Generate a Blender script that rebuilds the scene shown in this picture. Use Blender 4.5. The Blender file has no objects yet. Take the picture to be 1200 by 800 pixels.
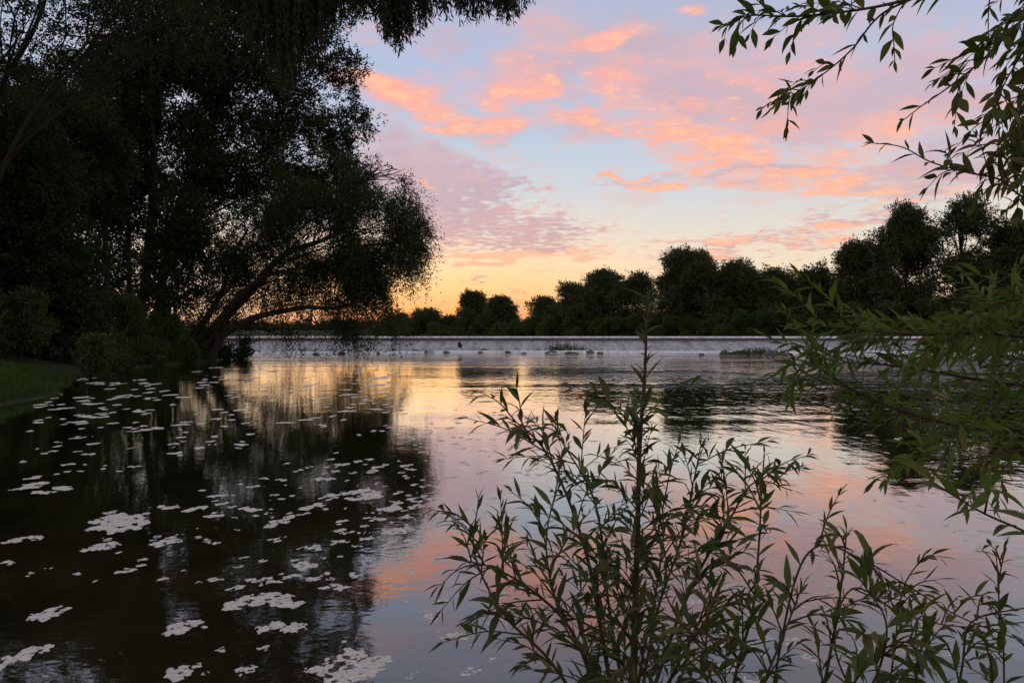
import bpy, math, random
import numpy as np

C = bpy.context.scene.collection
rng = np.random.default_rng(11)
R = math.radians

# ------------------------------------------------------------------ camera
F = 867.0; CAMZ = 1.9; HOR = 392.0
cam_d = bpy.data.cameras.new('camera'); cam = bpy.data.objects.new('camera', cam_d); C.objects.link(cam)
cam_d.sensor_width = 36; cam_d.lens = 36 * F / 1200.0
cam_d.clip_start = 0.05; cam_d.clip_end = 6000
cam.location = (0, 0, CAMZ)
cam.rotation_euler = (R(90) - math.atan((400 - HOR) / F), 0, 0)
bpy.context.scene.camera = cam

def P(px, py, Y):
    """a world point at distance Y in front of the place the picture was taken from"""
    return np.array([(px - 600) / F * Y, Y, CAMZ + (HOR - py) / F * Y])

def W(px, py):
    """the point of the lower pool's surface seen there"""
    Y = CAMZ * F / (py - HOR)
    return np.array([(px - 600) / F * Y, Y, 0.0])

# ------------------------------------------------------------------ render look
sc = bpy.context.scene
sc.view_settings.view_transform = 'Standard'
sc.view_settings.look = 'None'
sc.view_settings.exposure = 0.82
sc.view_settings.gamma = 1.0
try:
    sc.view_settings.use_curve_mapping = False
except Exception:
    pass
sc.render.engine = 'CYCLES'
sc.cycles.max_bounces = 6
sc.cycles.transparent_max_bounces = 6
sc.cycles.use_denoising = True

# ------------------------------------------------------------------ sky
SUN_PX = 430
SUN_AZ = math.atan((SUN_PX - 600) / F)
SUN_EL = R(0.5)

def lin(r, g, b, k=1.0):
    f = lambda c: (c / 255 / 12.92) if c / 255 <= 0.04045 else ((c / 255 + 0.055) / 1.055) ** 2.4
    return (f(r) * k, f(g) * k, f(b) * k, 1.0)

world = bpy.data.worlds.new('World'); sc.world = world; world.use_nodes = True
wt = world.node_tree; wt.nodes.clear()
def N(t, **kw):
    n = wt.nodes.new(t)
    for k, v in kw.items():
        setattr(n, k, v)
    return n
def setin(sock, v):
    if isinstance(v, bpy.types.NodeSocket):
        wt.links.new(v, sock)
    else:
        sock.default_value = v
def M(op, a, b=0.0, c=None, clamp=False):
    n = N('ShaderNodeMath', operation=op, use_clamp=clamp)
    setin(n.inputs[0], a); setin(n.inputs[1], b)
    if c is not None:
        setin(n.inputs[2], c)
    return n.outputs[0]
def SM(v, a, b, c=0.0, d=1.0):
    n = N('ShaderNodeMapRange', interpolation_type='SMOOTHSTEP')
    setin(n.inputs['Value'], v)
    n.inputs['From Min'].default_value = a; n.inputs['From Max'].default_value = b
    n.inputs['To Min'].default_value = c; n.inputs['To Max'].default_value = d
    return n.outputs[0]
def MIX(f, a, b):
    n = N('ShaderNodeMix', data_type='RGBA')
    setin(n.inputs[0], f); setin(n.inputs[6], a); setin(n.inputs[7], b)
    return n.outputs[2]
def RAMP(f, stops):
    n = N('ShaderNodeValToRGB')
    setin(n.inputs[0], f)
    e = n.color_ramp.elements
    while len(e) < len(stops):
        e.new(0.5)
    for el, (p, c) in zip(e, stops):
        el.position = p; el.color = c
    return n.outputs[0]
def NOISE(v, scale, detail=6.0, rough=0.55, dist=0.0, col=False):
    n = N('ShaderNodeTexNoise')
    setin(n.inputs['Vector'], v)
    n.inputs['Scale'].default_value = scale; n.inputs['Detail'].default_value = detail
    n.inputs['Roughness'].default_value = rough; n.inputs['Distortion'].default_value = dist
    return n.outputs['Color'] if col else n.outputs['Fac']

tc = N('ShaderNodeTexCoord')
sep = N('ShaderNodeSeparateXYZ'); wt.links.new(tc.outputs['Generated'], sep.inputs[0])
dx, dy, dz = sep.outputs
az = M('ARCTAN2', dx, dy)
el = M('ARCSINE', dz)
eld = M('MULTIPLY', el, 180 / math.pi)
ele = M('DIVIDE', eld, 45.0, clamp=True)
d45 = lambda y: max(0.0, math.degrees(math.atan((HOR - y) / F))) / 45
west = RAMP(ele, [(0.0, lin(193, 120, 84)), (d45(366), lin(203, 142, 92)), (d45(340), lin(207, 165, 114)),
                  (d45(310), lin(204, 177, 140)), (d45(275), lin(188, 178, 165)), (d45(220), lin(163, 171, 177)),
                  (d45(160), lin(148, 162, 178)), (d45(90), lin(141, 154, 178)), (d45(-20), lin(143, 149, 171)),
                  (0.85, lin(132, 134, 148))])
side = RAMP(ele, [(0.0, lin(183, 146, 122)), (d45(350), lin(198, 173, 145)), (d45(300), lin(192, 179, 160)),
                  (d45(240), lin(171, 173, 174)), (d45(160), lin(154, 162, 178)), (d45(60), lin(145, 151, 170)),
                  (0.85, lin(132, 134, 146))])
east = RAMP(ele, [(0.0, lin(160, 140, 138)), (0.12, lin(208, 180, 172)), (0.3, lin(190, 178, 180)), (0.9, lin(148, 150, 168))])
dsun = M('ABSOLUTE', M('SUBTRACT', az, SUN_AZ + 0.12))
clear = MIX(SM(dsun, 0.05, 0.40), west, side)
clear = MIX(SM(dsun, 0.9, 2.2), clear, east)

nish = N('ShaderNodeTexSky', sky_type='NISHITA')
nish.sun_disc = False; nish.sun_elevation = SUN_EL; nish.sun_rotation = SUN_AZ
nish.air_density = 1.0; nish.dust_density = 1.5; nish.ozone_density = 2.0
nv = N('ShaderNodeVectorMath', operation='SCALE'); wt.links.new(nish.outputs[0], nv.inputs[0]); nv.inputs['Scale'].default_value = 0.22
clear = MIX(0.08, clear, nv.outputs[0])

# cloud sheet: a flat layer seen in perspective, its banks placed by compass direction and height
zz = M('ADD', M('MAXIMUM', dz, 0.0), 0.10)
cmb = N('ShaderNodeCombineXYZ')
setin(cmb.inputs[0], M('DIVIDE', dx, zz)); setin(cmb.inputs[1], M('DIVIDE', dy, zz))
plane = cmb.outputs[0]
n_big = NOISE(plane, 1.6, 4, 0.55)
n_mid = NOISE(plane, 4.2, 8, 0.58, 0.35)
n_fine = NOISE(plane, 15.0, 5, 0.6, 0.2)
warp = NOISE(plane, 2.6, 4, 0.55, 0, True)
warp2 = NOISE(plane, 8.0, 3, 0.55, 0, True)
ae = N('ShaderNodeCombineXYZ'); setin(ae.inputs[0], az); setin(ae.inputs[1], el)
def vadd(a, b, k, kk=(1, 1, 0)):
    s = N('ShaderNodeVectorMath', operation='SUBTRACT'); wt.links.new(b, s.inputs[0]); s.inputs[1].default_value = (.5, .5, .5)
    m = N('ShaderNodeVectorMath', operation='MULTIPLY'); wt.links.new(s.outputs[0], m.inputs[0]); m.inputs[1].default_value = (k * kk[0], k * kk[1], 0)
    o = N('ShaderNodeVectorMath', operation='ADD'); wt.links.new(a, o.inputs[0]); wt.links.new(m.outputs[0], o.inputs[1])
    return o.outputs[0]
pos = vadd(vadd(ae.outputs[0], warp, 0.19, (1, .55, 0)), warp2, 0.05, (1, .6, 0))
def bank(px, py, rx, ry, rot=0.0, w=1.0, inner=0.15):
    a = math.atan((px - 600) / F)
    e = math.atan((HOR - py) / math.hypot(F, px - 600))
    k = math.cos(a) / F
    mp = N('ShaderNodeMapping', vector_type='TEXTURE'); wt.links.new(pos, mp.inputs['Vector'])
    mp.inputs['Location'].default_value = (a, e, 0); mp.inputs['Rotation'].default_value = (0, 0, R(rot))
    mp.inputs['Scale'].default_value = (rx * k, ry * k, 1)
    ln = N('ShaderNodeVectorMath', operation='LENGTH'); wt.links.new(mp.outputs[0], ln.inputs[0])
    return SM(ln.outputs['Value'], inner, 1.25, w, 0.0)
def field(lst):
    o = None
    for b in lst:
        v = bank(*b)
        o = v if o is None else M('SMOOTH_MAX', o, v, 0.12)
    return o
mauve = field([(510, 222, 150, 66, -14, 1.0), (610, 275, 130, 38, -8, .8), (450, 180, 70, 55, 0, .8), (545, 250, 120, 50, -10, .9),
               (780, 92, 170, 78, -24, .95), (910, 110, 230, 80, -12, .95), (1060, 110, 200, 90, -14, .8), (1110, 200, 170, 50, 0, .75), (700, 60, 120, 46, -10, .8),
               (540, 50, 170, 50, -14, .5), (625, 92, 120, 56, -6, .85), (480, 116, 110, 40, -10, .75), (570, 150, 110, 26, 4, .7), (690, 152, 90, 24, -4, .7), (930, 205, 170, 26, -4, .8),
               (590, 350, 36, 5, 1, .85), (500, 353, 40, 3.5, 0, .45), (553, 321, 14, 3.5, 0, .85), (870, 288, 150, 16, 3, .8), (1020, 258, 170, 16, 3, .7), (770, 210, 100, 18, 4, .6)])
salmon = field([(462, 108, 80, 26, -12, 1.0), (500, 124, 70, 22, -14, .85), (566, 149, 86, 16, 4, 1.0), (590, 112, 60, 20, -10, .95), (635, 112, 60, 22, 6, .95), (610, 76, 90, 36, -8, .62),
                (712, 48, 76, 22, 6, .95), (795, 6, 36, 13, 0, .95), (690, 150, 80, 15, -6, .9), (740, 118, 90, 42, -24, .72), (790, 150, 110, 34, -18, .9), (850, 176, 120, 24, -2, 1.0),
                (790, 214, 60, 11, 4, .95), (736, 204, 60, 8, 8, .85), (945, 212, 150, 18, -3, .9), (560, 300, 130, 10, -3, .95), (650, 296, 110, 9, 6, .8), (880, 120, 130, 50, -16, .55),
                (850, 287, 100, 10, 2, .95), (985, 267, 70, 8, 2, .9), (1030, 160, 140, 34, 8, .66), (500, 216, 34, 5, -15, .75), (1090, 235, 100, 10, 0, .7), (930, 60, 150, 40, -10, .42), (590, 352, 30, 3, 0, .4)])
dens = M('MAXIMUM', mauve, salmon)
# ripple texture (mackerel sky) strongest low in the left bank
mack = M('MAXIMUM', bank(610, 250, 170, 70, -10, 1.0), bank(900, 260, 260, 50, 0, .6))
tex = M('ADD', M('MULTIPLY', M('SUBTRACT', n_mid, 0.5), 1.25), M('MULTIPLY', M('SUBTRACT', n_fine, 0.5), M('MULTIPLY_ADD', mack, 2.3, 0.7)))
alpha = SM(M('ADD', dens, tex), 0.10, 0.92)
# thin scattered cloud elsewhere and behind
veil = SM(M('ADD', n_big, M('MULTIPLY', M('SUBTRACT', n_mid, 0.5), 0.9)), 0.48, 0.80, 0.0, 0.42)
veil = M('MULTIPLY', veil, SM(eld, 3.0, 9.0))
alpha = M('MAXIMUM', alpha, veil)
lit_n = M('ADD', M('MULTIPLY', M('SUBTRACT', n_mid, 0.5), 1.5), M('MULTIPLY', M('SUBTRACT', n_fine, 0.5), 1.0))
edge = M('MULTIPLY', M('SUBTRACT', 0.75, alpha), 0.55)
lit = SM(M('ADD', M('ADD', M('SUBTRACT', salmon, M('MULTIPLY', mauve, 0.12)), edge), lit_n), -0.08, 0.9)
ccol_m = RAMP(ele, [(0.0, lin(168, 115, 97)), (d45(320), lin(174, 131, 122)), (d45(230), lin(162, 138, 145)), (d45(100), lin(168, 144, 152)), (0.7, lin(150, 142, 146))])
ccol_s = RAMP(ele, [(0.0, lin(200, 126, 92)), (d45(300), lin(206, 148, 120)), (d45(200), lin(208, 141, 114)), (d45(100), lin(207, 138, 120)), (0.7, lin(186, 140, 142))])
ccol = MIX(lit, ccol_m, ccol_s)
glow = SM(M('ADD', n_fine, M('MULTIPLY', salmon, 0.35)), 0.72, 0.95, 0, 0.5)
ccol = MIX(glow, ccol, lin(214, 168, 130))
shade = SM(M('ADD', n_mid, M('MULTIPLY', M('SUBTRACT', n_big, 0.5), 0.8)), 0.62, 0.38, 0.0, 0.35)
ccol = MIX(M('MULTIPLY', shade, SM(lit, 0.2, 0.8, 1.0, 0.3)), ccol, lin(146, 130, 142))
ccol = MIX(SM(dsun, 0.8, 2.0), ccol, lin(182, 164, 166))
skyc = MIX(M('MULTIPLY', alpha, 0.93), clear, ccol)
# below the horizon: dim earth
skyc = MIX(SM(dz, -0.02, -0.002), lin(60, 52, 48), skyc)
up = N('ShaderNodeVectorMath', operation='SCALE'); wt.links.new(skyc, up.inputs[0]); up.inputs['Scale'].default_value = 10.0
bg = N('ShaderNodeBackground'); wt.links.new(up.outputs[0], bg.inputs['Color']); bg.inputs['Strength'].default_value = 0.1
wo = N('ShaderNodeOutputWorld'); wt.links.new(bg.outputs[0], wo.inputs[0])
world.cycles.sampling_method = 'MANUAL'; world.cycles.sample_map_resolution = 1024

# ------------------------------------------------------------------ sun, low on the horizon behind the far trees
sd = bpy.data.lights.new('sun', 'SUN'); sd.energy = 0.2; sd.angle = R(0.6); sd.color = (1.0, 0.62, 0.36)
so = bpy.data.objects.new('sun', sd); C.objects.link(so)
sdir = (math.sin(SUN_AZ) * math.cos(SUN_EL), math.cos(SUN_AZ) * math.cos(SUN_EL), math.sin(SUN_EL))
from mathutils import Vector
so.rotation_euler = Vector(sdir).to_track_quat('Z', 'Y').to_euler()
so.location = (0, 60, 40)

# ------------------------------------------------------------------ materials
def mat(name):
    m = bpy.data.materials.new(name); m.use_nodes = True
    t = m.node_tree; t.nodes.clear()
    return m, t
def nd(t, typ, **kw):
    n = t.nodes.new(typ)
    for k, v in kw.items():
        setattr(n, k, v)
    return n

def leaf_mat(name, cols, trans=0.35, rough=0.5, coat=0.3, hue_clump=1.5):
    m, t = mat(name)
    at = nd(t, 'ShaderNodeAttribute', attribute_name='var')
    tcx = nd(t, 'ShaderNodeTexCoord')
    nz = nd(t, 'ShaderNodeTexNoise'); nz.inputs['Scale'].default_value = hue_clump
    t.links.new(tcx.outputs['Object'], nz.inputs['Vector'])
    ad = nd(t, 'ShaderNodeMath', operation='MULTIPLY_ADD')
    t.links.new(nz.outputs['Fac'], ad.inputs[0]); ad.inputs[1].default_value = 0.7; 
    sb = nd(t, 'ShaderNodeMath', operation='MULTIPLY_ADD'); t.links.new(at.outputs['Fac'], sb.inputs[0]); sb.inputs[1].default_value = 0.7; sb.inputs[2].default_value = -0.2
    t.links.new(sb.outputs[0], ad.inputs[2])
    rp = nd(t, 'ShaderNodeValToRGB'); t.links.new(ad.outputs[0], rp.inputs[0])
    e = rp.color_ramp.elements
    while len(e) < len(cols):
        e.new(.5)
    for i, c in enumerate(cols):
        e[i].position = i / max(1, len(cols) - 1); e[i].color = (*c, 1)
    bs = nd(t, 'ShaderNodeBsdfPrincipled')
    t.links.new(rp.outputs[0], bs.inputs['Base Color'])
    bs.inputs['Roughness'].default_value = rough
    bs.inputs['Specular IOR Level'].default_value = coat
    tr = nd(t, 'ShaderNodeBsdfTranslucent')
    hs = nd(t, 'ShaderNodeHueSaturation'); t.links.new(rp.outputs[0], hs.inputs['Color']); hs.inputs['Value'].default_value = 1.3; hs.inputs['Hue'].default_value = 0.485
    t.links.new(hs.outputs[0], tr.inputs['Color'])
    mx = nd(t, 'ShaderNodeMixShader'); mx.inputs[0].default_value = trans
    t.links.new(bs.outputs[0], mx.inputs[1]); t.links.new(tr.outputs[0], mx.inputs[2])
    o = nd(t, 'ShaderNodeOutputMaterial'); t.links.new(mx.outputs[0], o.inputs[0])
    return m

def rough_mat(name, stops, scale=8.0, rough=0.9, bump=0.02, stretch=(1, 1, 1), detail=8, spec=0.2):
    m, t = mat(name)
    tcx = nd(t, 'ShaderNodeTexCoord'); mp = nd(t, 'ShaderNodeMapping'); mp.inputs['Scale'].default_value = stretch
    t.links.new(tcx.outputs['Object'], mp.inputs[0])
    nz = nd(t, 'ShaderNodeTexNoise'); nz.inputs['Scale'].default_value = scale; nz.inputs['Detail'].default_value = detail
    nz.inputs['Roughness'].default_value = 0.65
    t.links.new(mp.outputs[0], nz.inputs['Vector'])
    rp = nd(t, 'ShaderNodeValToRGB'); t.links.new(nz.outputs['Fac'], rp.inputs[0])
    e = rp.color_ramp.elements
    while len(e) < len(stops):
        e.new(.5)
    for i, (p, c) in enumerate(stops):
        e[i].position = p; e[i].color = (*c, 1)
    bs = nd(t, 'ShaderNodeBsdfPrincipled'); t.links.new(rp.outputs[0], bs.inputs['Base Color'])
    bs.inputs['Roughness'].default_value = rough; bs.inputs['Specular IOR Level'].default_value = spec
    bp = nd(t, 'ShaderNodeBump'); bp.inputs['Strength'].default_value = 1.0; bp.inputs['Distance'].default_value = bump
    t.links.new(nz.outputs['Fac'], bp.inputs['Height']); t.links.new(bp.outputs[0], bs.inputs['Normal'])
    o = nd(t, 'ShaderNodeOutputMaterial'); t.links.new(bs.outputs[0], o.inputs[0])
    return m

MT = {}
MT['leaf_near'] = leaf_mat('osier_leaf', [(.026, .048, .008), (.045, .075, .010), (.065, .095, .014), (.10, .11, .025), (.16, .14, .03)], .42, .5, .22, 3)
MT['leaf_dusk'] = leaf_mat('sapling_leaf', [(.024, .044, .009), (.042, .067, .013), (.060, .086, .02), (.085, .09, .03), (.16, .14, .03)], .34, .5, .2, 4)
MT['leaf_bright'] = leaf_mat('bush_leaf', [(.045, .080, .010), (.070, .120, .012), (.085, .14, .016), (.080, .115, .018), (.14, .13, .03)], .42, .5, .2, 3)
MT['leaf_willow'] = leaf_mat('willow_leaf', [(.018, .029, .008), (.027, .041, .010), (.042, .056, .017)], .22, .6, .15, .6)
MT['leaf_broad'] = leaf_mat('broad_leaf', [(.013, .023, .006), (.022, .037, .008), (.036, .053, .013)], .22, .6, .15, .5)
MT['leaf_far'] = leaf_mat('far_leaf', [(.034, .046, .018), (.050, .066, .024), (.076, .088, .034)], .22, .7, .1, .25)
MT['leaf_shrub'] = leaf_mat('shrub_leaf', [(.030, .050, .012), (.045, .072, .016), (.065, .09, .024)], .25, .6, .15, .5)
MT['grass'] = leaf_mat('grass_blade', [(.022, .045, .007), (.036, .070, .010), (.055, .085, .016)], .3, .6, .15, .4)
MT['bark'] = rough_mat('bark', [(.3, (.014, .011, .009)), (.6, (.032, .027, .021)), (.8, (.06, .05, .04))], 9, .95, .03, (1, 1, .25))
MT['twig'] = rough_mat('twig_bark', [(.3, (.035, .022, .012)), (.7, (.075, .048, .025))], 40, .7, .002, (1, 1, .4), 4)
MT['rock'] = rough_mat('wet_rock', [(.3, (.025, .022, .02)), (.6, (.07, .06, .055)), (.8, (.13, .12, .11))], 3, .5, .05, (1, 1, 1), 8, .5)
MT['soil'] = rough_mat('bank_soil', [(.3, (.018, .016, .010)), (.55, (.035, .040, .014)), (.8, (.055, .06, .022))], 1.2, .95, .05)
MT['concrete'] = rough_mat('weir_concrete', [(.3, (.035, .031, .03)), (.7, (.09, .08, .078))], 2.5, .6, .02, (1, 1, 1), 8, .4)
MT['foam'] = rough_mat('foam_scum', [(.3, (.42, .385, .335)), (.55, (.60, .56, .49)), (.75, (.78, .735, .66))], 42, .8, .012, (1, 1, 1), 6)

def water_mat(name, near_calm=True):
    m, t = mat(name)
    geo = nd(t, 'ShaderNodeNewGeometry')
    sp = nd(t, 'ShaderNodeSeparateXYZ'); t.links.new(geo.outputs['Position'], sp.inputs[0])
    def noise(scl, sx, sy, det, dist=0.0, rot=0.0):
        mp = nd(t, 'ShaderNodeMapping'); mp.inputs['Scale'].default_value = (sx, sy, 1); mp.inputs['Rotation'].default_value = (0, 0, rot)
        t.links.new(geo.outputs['Position'], mp.inputs[0])
        n = nd(t, 'ShaderNodeTexNoise'); n.inputs['Scale'].default_value = scl; n.inputs['Detail'].default_value = det
        n.inputs['Roughness'].default_value = .5; n.inputs['Distortion'].default_value = dist
        t.links.new(mp.outputs[0], n.inputs['Vector'])
        return n.outputs['Fac']
    def mm(op, a, b):
        n = nd(t, 'ShaderNodeMath', operation=op)
        for s, v in zip(n.inputs, (a, b)):
            if isinstance(v, (int, float)):
                s.default_value = v
            else:
                t.links.new(v, s)
        return n.outputs[0]
    def mr(v, a, b, c, d):
        n = nd(t, 'ShaderNodeMapRange', interpolation_type='SMOOTHSTEP'); t.links.new(v, n.inputs['Value'])
        n.inputs['From Min'].default_value = a; n.inputs['From Max'].default_value = b
        n.inputs['To Min'].default_value = c; n.inputs['To Max'].default_value = d
        return n.outputs[0]
    fine = noise(1.0, 1.1, 2.4, 4, .4, .08)        # ripples under half a metre
    broad = noise(.42, .75, 1.5, 3, .4, -.06)      # lazy metre-long swells
    fleck = noise(1.0, 3.4, 1.5, 2, .5, .05)
    fleck2 = noise(1.0, 1.5, .7, 2, .5, -.1)
    tiny = noise(5.0, 1.0, 1.6, 2, .2)
    # the water is stirred up below the weir and dies down towards the near bank; calmer lanes lie across it
    stir = mr(sp.outputs[1], 6, 46, 0.10, 1.0)
    stir = mm('MULTIPLY', stir, mr(sp.outputs[1], 40, 78, 1.0, 1.6))
    side = mr(sp.outputs[0], -6, 14, 0.30, 1.5)
    lanes = mr(noise(.09, .5, 1.6, 2, .6), .38, .62, .45, 1.25)
    k = mm('MULTIPLY', mm('MULTIPLY', stir, side), lanes)
    h = mm('ADD', mm('MULTIPLY', fine, .016), mm('MULTIPLY', broad, .030))
    h = mm('ADD', h, mm('ADD', mm('MULTIPLY', fleck, .030), mm('MULTIPLY', fleck2, .046)))
    h = mm('MULTIPLY', h, k)
    h = mm('ADD', h, mm('MULTIPLY', tiny, .0013))
    bp = nd(t, 'ShaderNodeBump'); bp.inputs['Strength'].default_value = 1.0; bp.inputs['Distance'].default_value = 1.0
    t.links.new(h, bp.inputs['Height'])
    gl = nd(t, 'ShaderNodeBsdfGlossy'); gl.inputs['Roughness'].default_value = .03; gl.inputs['Color'].default_value = (.97, .96, .92, 1)
    t.links.new(bp.outputs[0], gl.inputs['Normal'])
    rp = nd(t, 'ShaderNodeValToRGB'); t.links.new(noise(1.1, 1, 1, 6, .5), rp.inputs[0])
    rp.color_ramp.elements[0].position = .3; rp.color_ramp.elements[0].color = (.012, .009, .004, 1)
    rp.color_ramp.elements[1].position = .75; rp.color_ramp.elements[1].color = (.030, .022, .010, 1)
    df = nd(t, 'ShaderNodeBsdfDiffuse'); t.links.new(rp.outputs[0], df.inputs[0])
    fr = nd(t, 'ShaderNodeFresnel'); fr.inputs['IOR'].default_value = 1.58
    t.links.new(bp.outputs[0], fr.inputs['Normal'])
    fx = nd(t, 'ShaderNodeMath', operation='MULTIPLY', use_clamp=True); t.links.new(fr.outputs[0], fx.inputs[0]); fx.inputs[1].default_value = 1.75
    mx = nd(t, 'ShaderNodeMixShader'); t.links.new(fx.outputs[0], mx.inputs[0]); t.links.new(df.outputs[0], mx.inputs[1]); t.links.new(gl.outputs[0], mx.inputs[2])
    o = nd(t, 'ShaderNodeOutputMaterial'); t.links.new(mx.outputs[0], o.inputs[0])
    return m
MT['water'] = water_mat('river_water')

MT['white'] = rough_mat('broken_water_and_sky_sheen', [(.30, (.30, .29, .29)), (.5, (.62, .60, .59)), (.7, (.82, .80, .78))], 2.2, .5, .05, (1, .4, .4))  # foam at the foot; on the overflow, mirrored sky painted as white
def cascade_mat():
    m, t = mat('falling_water')
    tcx = nd(t, 'ShaderNodeTexCoord')
    def nz(scale, st, det=5):
        mp = nd(t, 'ShaderNodeMapping'); mp.inputs['Scale'].default_value = st; t.links.new(tcx.outputs['Object'], mp.inputs[0])
        n = nd(t, 'ShaderNodeTexNoise'); n.inputs['Scale'].default_value = scale; n.inputs['Detail'].default_value = det; n.inputs['Roughness'].default_value = .65
        t.links.new(mp.outputs[0], n.inputs['Vector']); return n.outputs['Fac']
    a = nz(1.1, (1, .07, .07)); b = nz(3.2, (1, .5, .5), 5)
    ad = nd(t, 'ShaderNodeMath', operation='ADD'); t.links.new(a, ad.inputs[0]); t.links.new(b, ad.inputs[1])
    hf = nd(t, 'ShaderNodeMath', operation='MULTIPLY'); t.links.new(ad.outputs[0], hf.inputs[0]); hf.inputs[1].default_value = .5
    rp = nd(t, 'ShaderNodeValToRGB'); t.links.new(hf.outputs[0], rp.inputs[0])
    e = rp.color_ramp.elements
    e[0].position = .40; e[0].color = (.07, .064, .062, 1); e[1].position = .60; e[1].color = (.42, .40, .38, 1)
    bs = nd(t, 'ShaderNodeBsdfPrincipled'); t.links.new(rp.outputs[0], bs.inputs['Base Color']); bs.inputs['Roughness'].default_value = .35
    bp = nd(t, 'ShaderNodeBump'); bp.inputs['Distance'].default_value = .12; t.links.new(hf.outputs[0], bp.inputs['Height']); t.links.new(bp.outputs[0], bs.inputs['Normal'])
    o = nd(t, 'ShaderNodeOutputMaterial'); t.links.new(bs.outputs[0], o.inputs[0])
    return m
MT['cascade'] = cascade_mat()

# ------------------------------------------------------------------ mesh helpers (numpy quads)
def quad_mesh(name, V, Fq, m, parent=None, origin=(0, 0, 0), smooth=False, var=None):
    V = np.asarray(V, dtype=np.float32) - np.asarray(origin, dtype=np.float32)
    Fq = np.asarray(Fq, dtype=np.int32)
    me = bpy.data.meshes.new(name)
    me.vertices.add(len(V)); me.vertices.foreach_set('co', V.ravel())
    n = len(Fq)
    me.loops.add(n * 4); me.loops.foreach_set('vertex_index', Fq.ravel())
    me.polygons.add(n)
    me.polygons.foreach_set('loop_start', np.arange(0, n * 4, 4, dtype=np.int32))
    me.polygons.foreach_set('loop_total', np.full(n, 4, dtype=np.int32))
    if smooth:
        me.polygons.foreach_set('use_smooth', np.ones(n, dtype=bool))
    if var is not None:
        a = me.attributes.new('var', 'FLOAT', 'FACE'); a.data.foreach_set('value', np.asarray(var, dtype=np.float32))
    me.materials.append(m)
    me.update(calc_edges=True)
    o = bpy.data.objects.new(name, me); C.objects.link(o)
    if parent is not None:
        o.parent = parent
    else:
        o.location = origin
    return o

def thing(name, label, cat, loc, group=None):
    o = bpy.data.objects.new(name, None); C.objects.link(o); o.location = tuple(float(v) for v in loc)
    o['label'] = label; o['category'] = cat
    if group:
        o['group'] = group
    o.empty_display_size = .2
    return o
def tag(o, label, cat, group=None, kind=None):
    if kind:
        o['kind'] = kind
    if label:
        o['label'] = label
    if cat:
        o['category'] = cat
    if group:
        o['group'] = group
    return o

def norm(v):
    return v / np.maximum(np.linalg.norm(v, axis=-1, keepdims=True), 1e-9)
def smoothline(pts, per=5):
    pts = np.asarray(pts, float)
    if len(pts) < 3:
        t = np.linspace(0, 1, per + 1)[:, None]
        return pts[0] * (1 - t) + pts[-1] * t
    p = np.vstack([2 * pts[0] - pts[1], pts, 2 * pts[-1] - pts[-2]])
    out = []
    for i in range(1, len(p) - 2):
        for s in range(per):
            t = s / per
            out.append(.5 * ((2 * p[i]) + (-p[i - 1] + p[i + 1]) * t + (2 * p[i - 1] - 5 * p[i] + 4 * p[i + 1] - p[i + 2]) * t * t + (-p[i - 1] + 3 * p[i] - 3 * p[i + 1] + p[i + 2]) * t ** 3))
    out.append(pts[-1])
    return np.array(out)

class Tubes:
    def __init__(self):
        self.V = []; self.F = []; self.n = 0
    def add(self, pts, r0, r1, sides=6, power=1.0, flare=0.0):
        pts = np.asarray(pts, float); k = len(pts)
        t = np.linspace(0, 1, k)
        r = r0 + (r1 - r0) * t ** power
        if flare:
            r = r * (1 + flare * np.exp(-t * 12))
        d = norm(np.gradient(pts, axis=0))
        ref = np.array([0.31, 0.95, 0.05]) if abs(d[0][1]) < .9 else np.array([1., 0, 0])
        a = norm(np.cross(d, ref)); b = np.cross(d, a)
        ang = np.linspace(0, 2 * np.pi, sides, endpoint=False)
        ring = pts[:, None, :] + r[:, None, None] * (np.cos(ang)[None, :, None] * a[:, None, :] + np.sin(ang)[None, :, None] * b[:, None, :])
        self.V.append(ring.reshape(-1, 3))
        i = np.arange(k - 1)[:, None] * sides + np.arange(sides)[None, :]
        j = np.arange(k - 1)[:, None] * sides + (np.arange(sides)[None, :] + 1) % sides
        f = np.stack([i, j, j + sides, i + sides], -1).reshape(-1, 4) + self.n
        self.F.append(f); self.n += k * sides
    def build(self, name, m, parent, origin):
        return quad_mesh(name, np.vstack(self.V), np.vstack(self.F), m, parent, origin, True)

class Cards:
    """leaf-sized rhombs"""
    def __init__(self):
        self.p = []; self.d = []; self.n = []; self.l = []; self.w = []
    def add(self, p, d, nrm, l, w):
        self.p.append(p); self.d.append(d); self.n.append(nrm); self.l.append(l); self.w.append(w)
    def build(self, name, m, parent, origin):
        p = np.vstack(self.p); d = norm(np.vstack(self.d)); nr = np.vstack(self.n); l = np.concatenate(self.l)[:, None]; w = np.concatenate(self.w)[:, None]
        s = norm(np.cross(d, nr))
        up = np.cross(s, d)
        V = np.stack([p, p + d * l * .45 + s * w * .5 + up * l * .08, p + d * l, p + d * l * .45 - s * w * .5 + up * l * .08], 1).reshape(-1, 3)
        Fq = np.arange(len(p) * 4).reshape(-1, 4)
        return quad_mesh(name, V, Fq, m, parent, origin, False, rng.random(len(p)))

def randdir(n):
    return norm(rng.normal(size=(n, 3)))
def gap(p, s, ph):
    x, y, z = p[:, 0] / s + ph, p[:, 1] / s + ph * 1.7, p[:, 2] / s - ph
    return (np.sin(x + 1.3 * np.sin(z * .9)) + np.sin(y * 1.1 + np.sin(x * .7)) + np.sin(z * 1.2 + 1.1 * np.sin(y))) / 3

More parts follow.
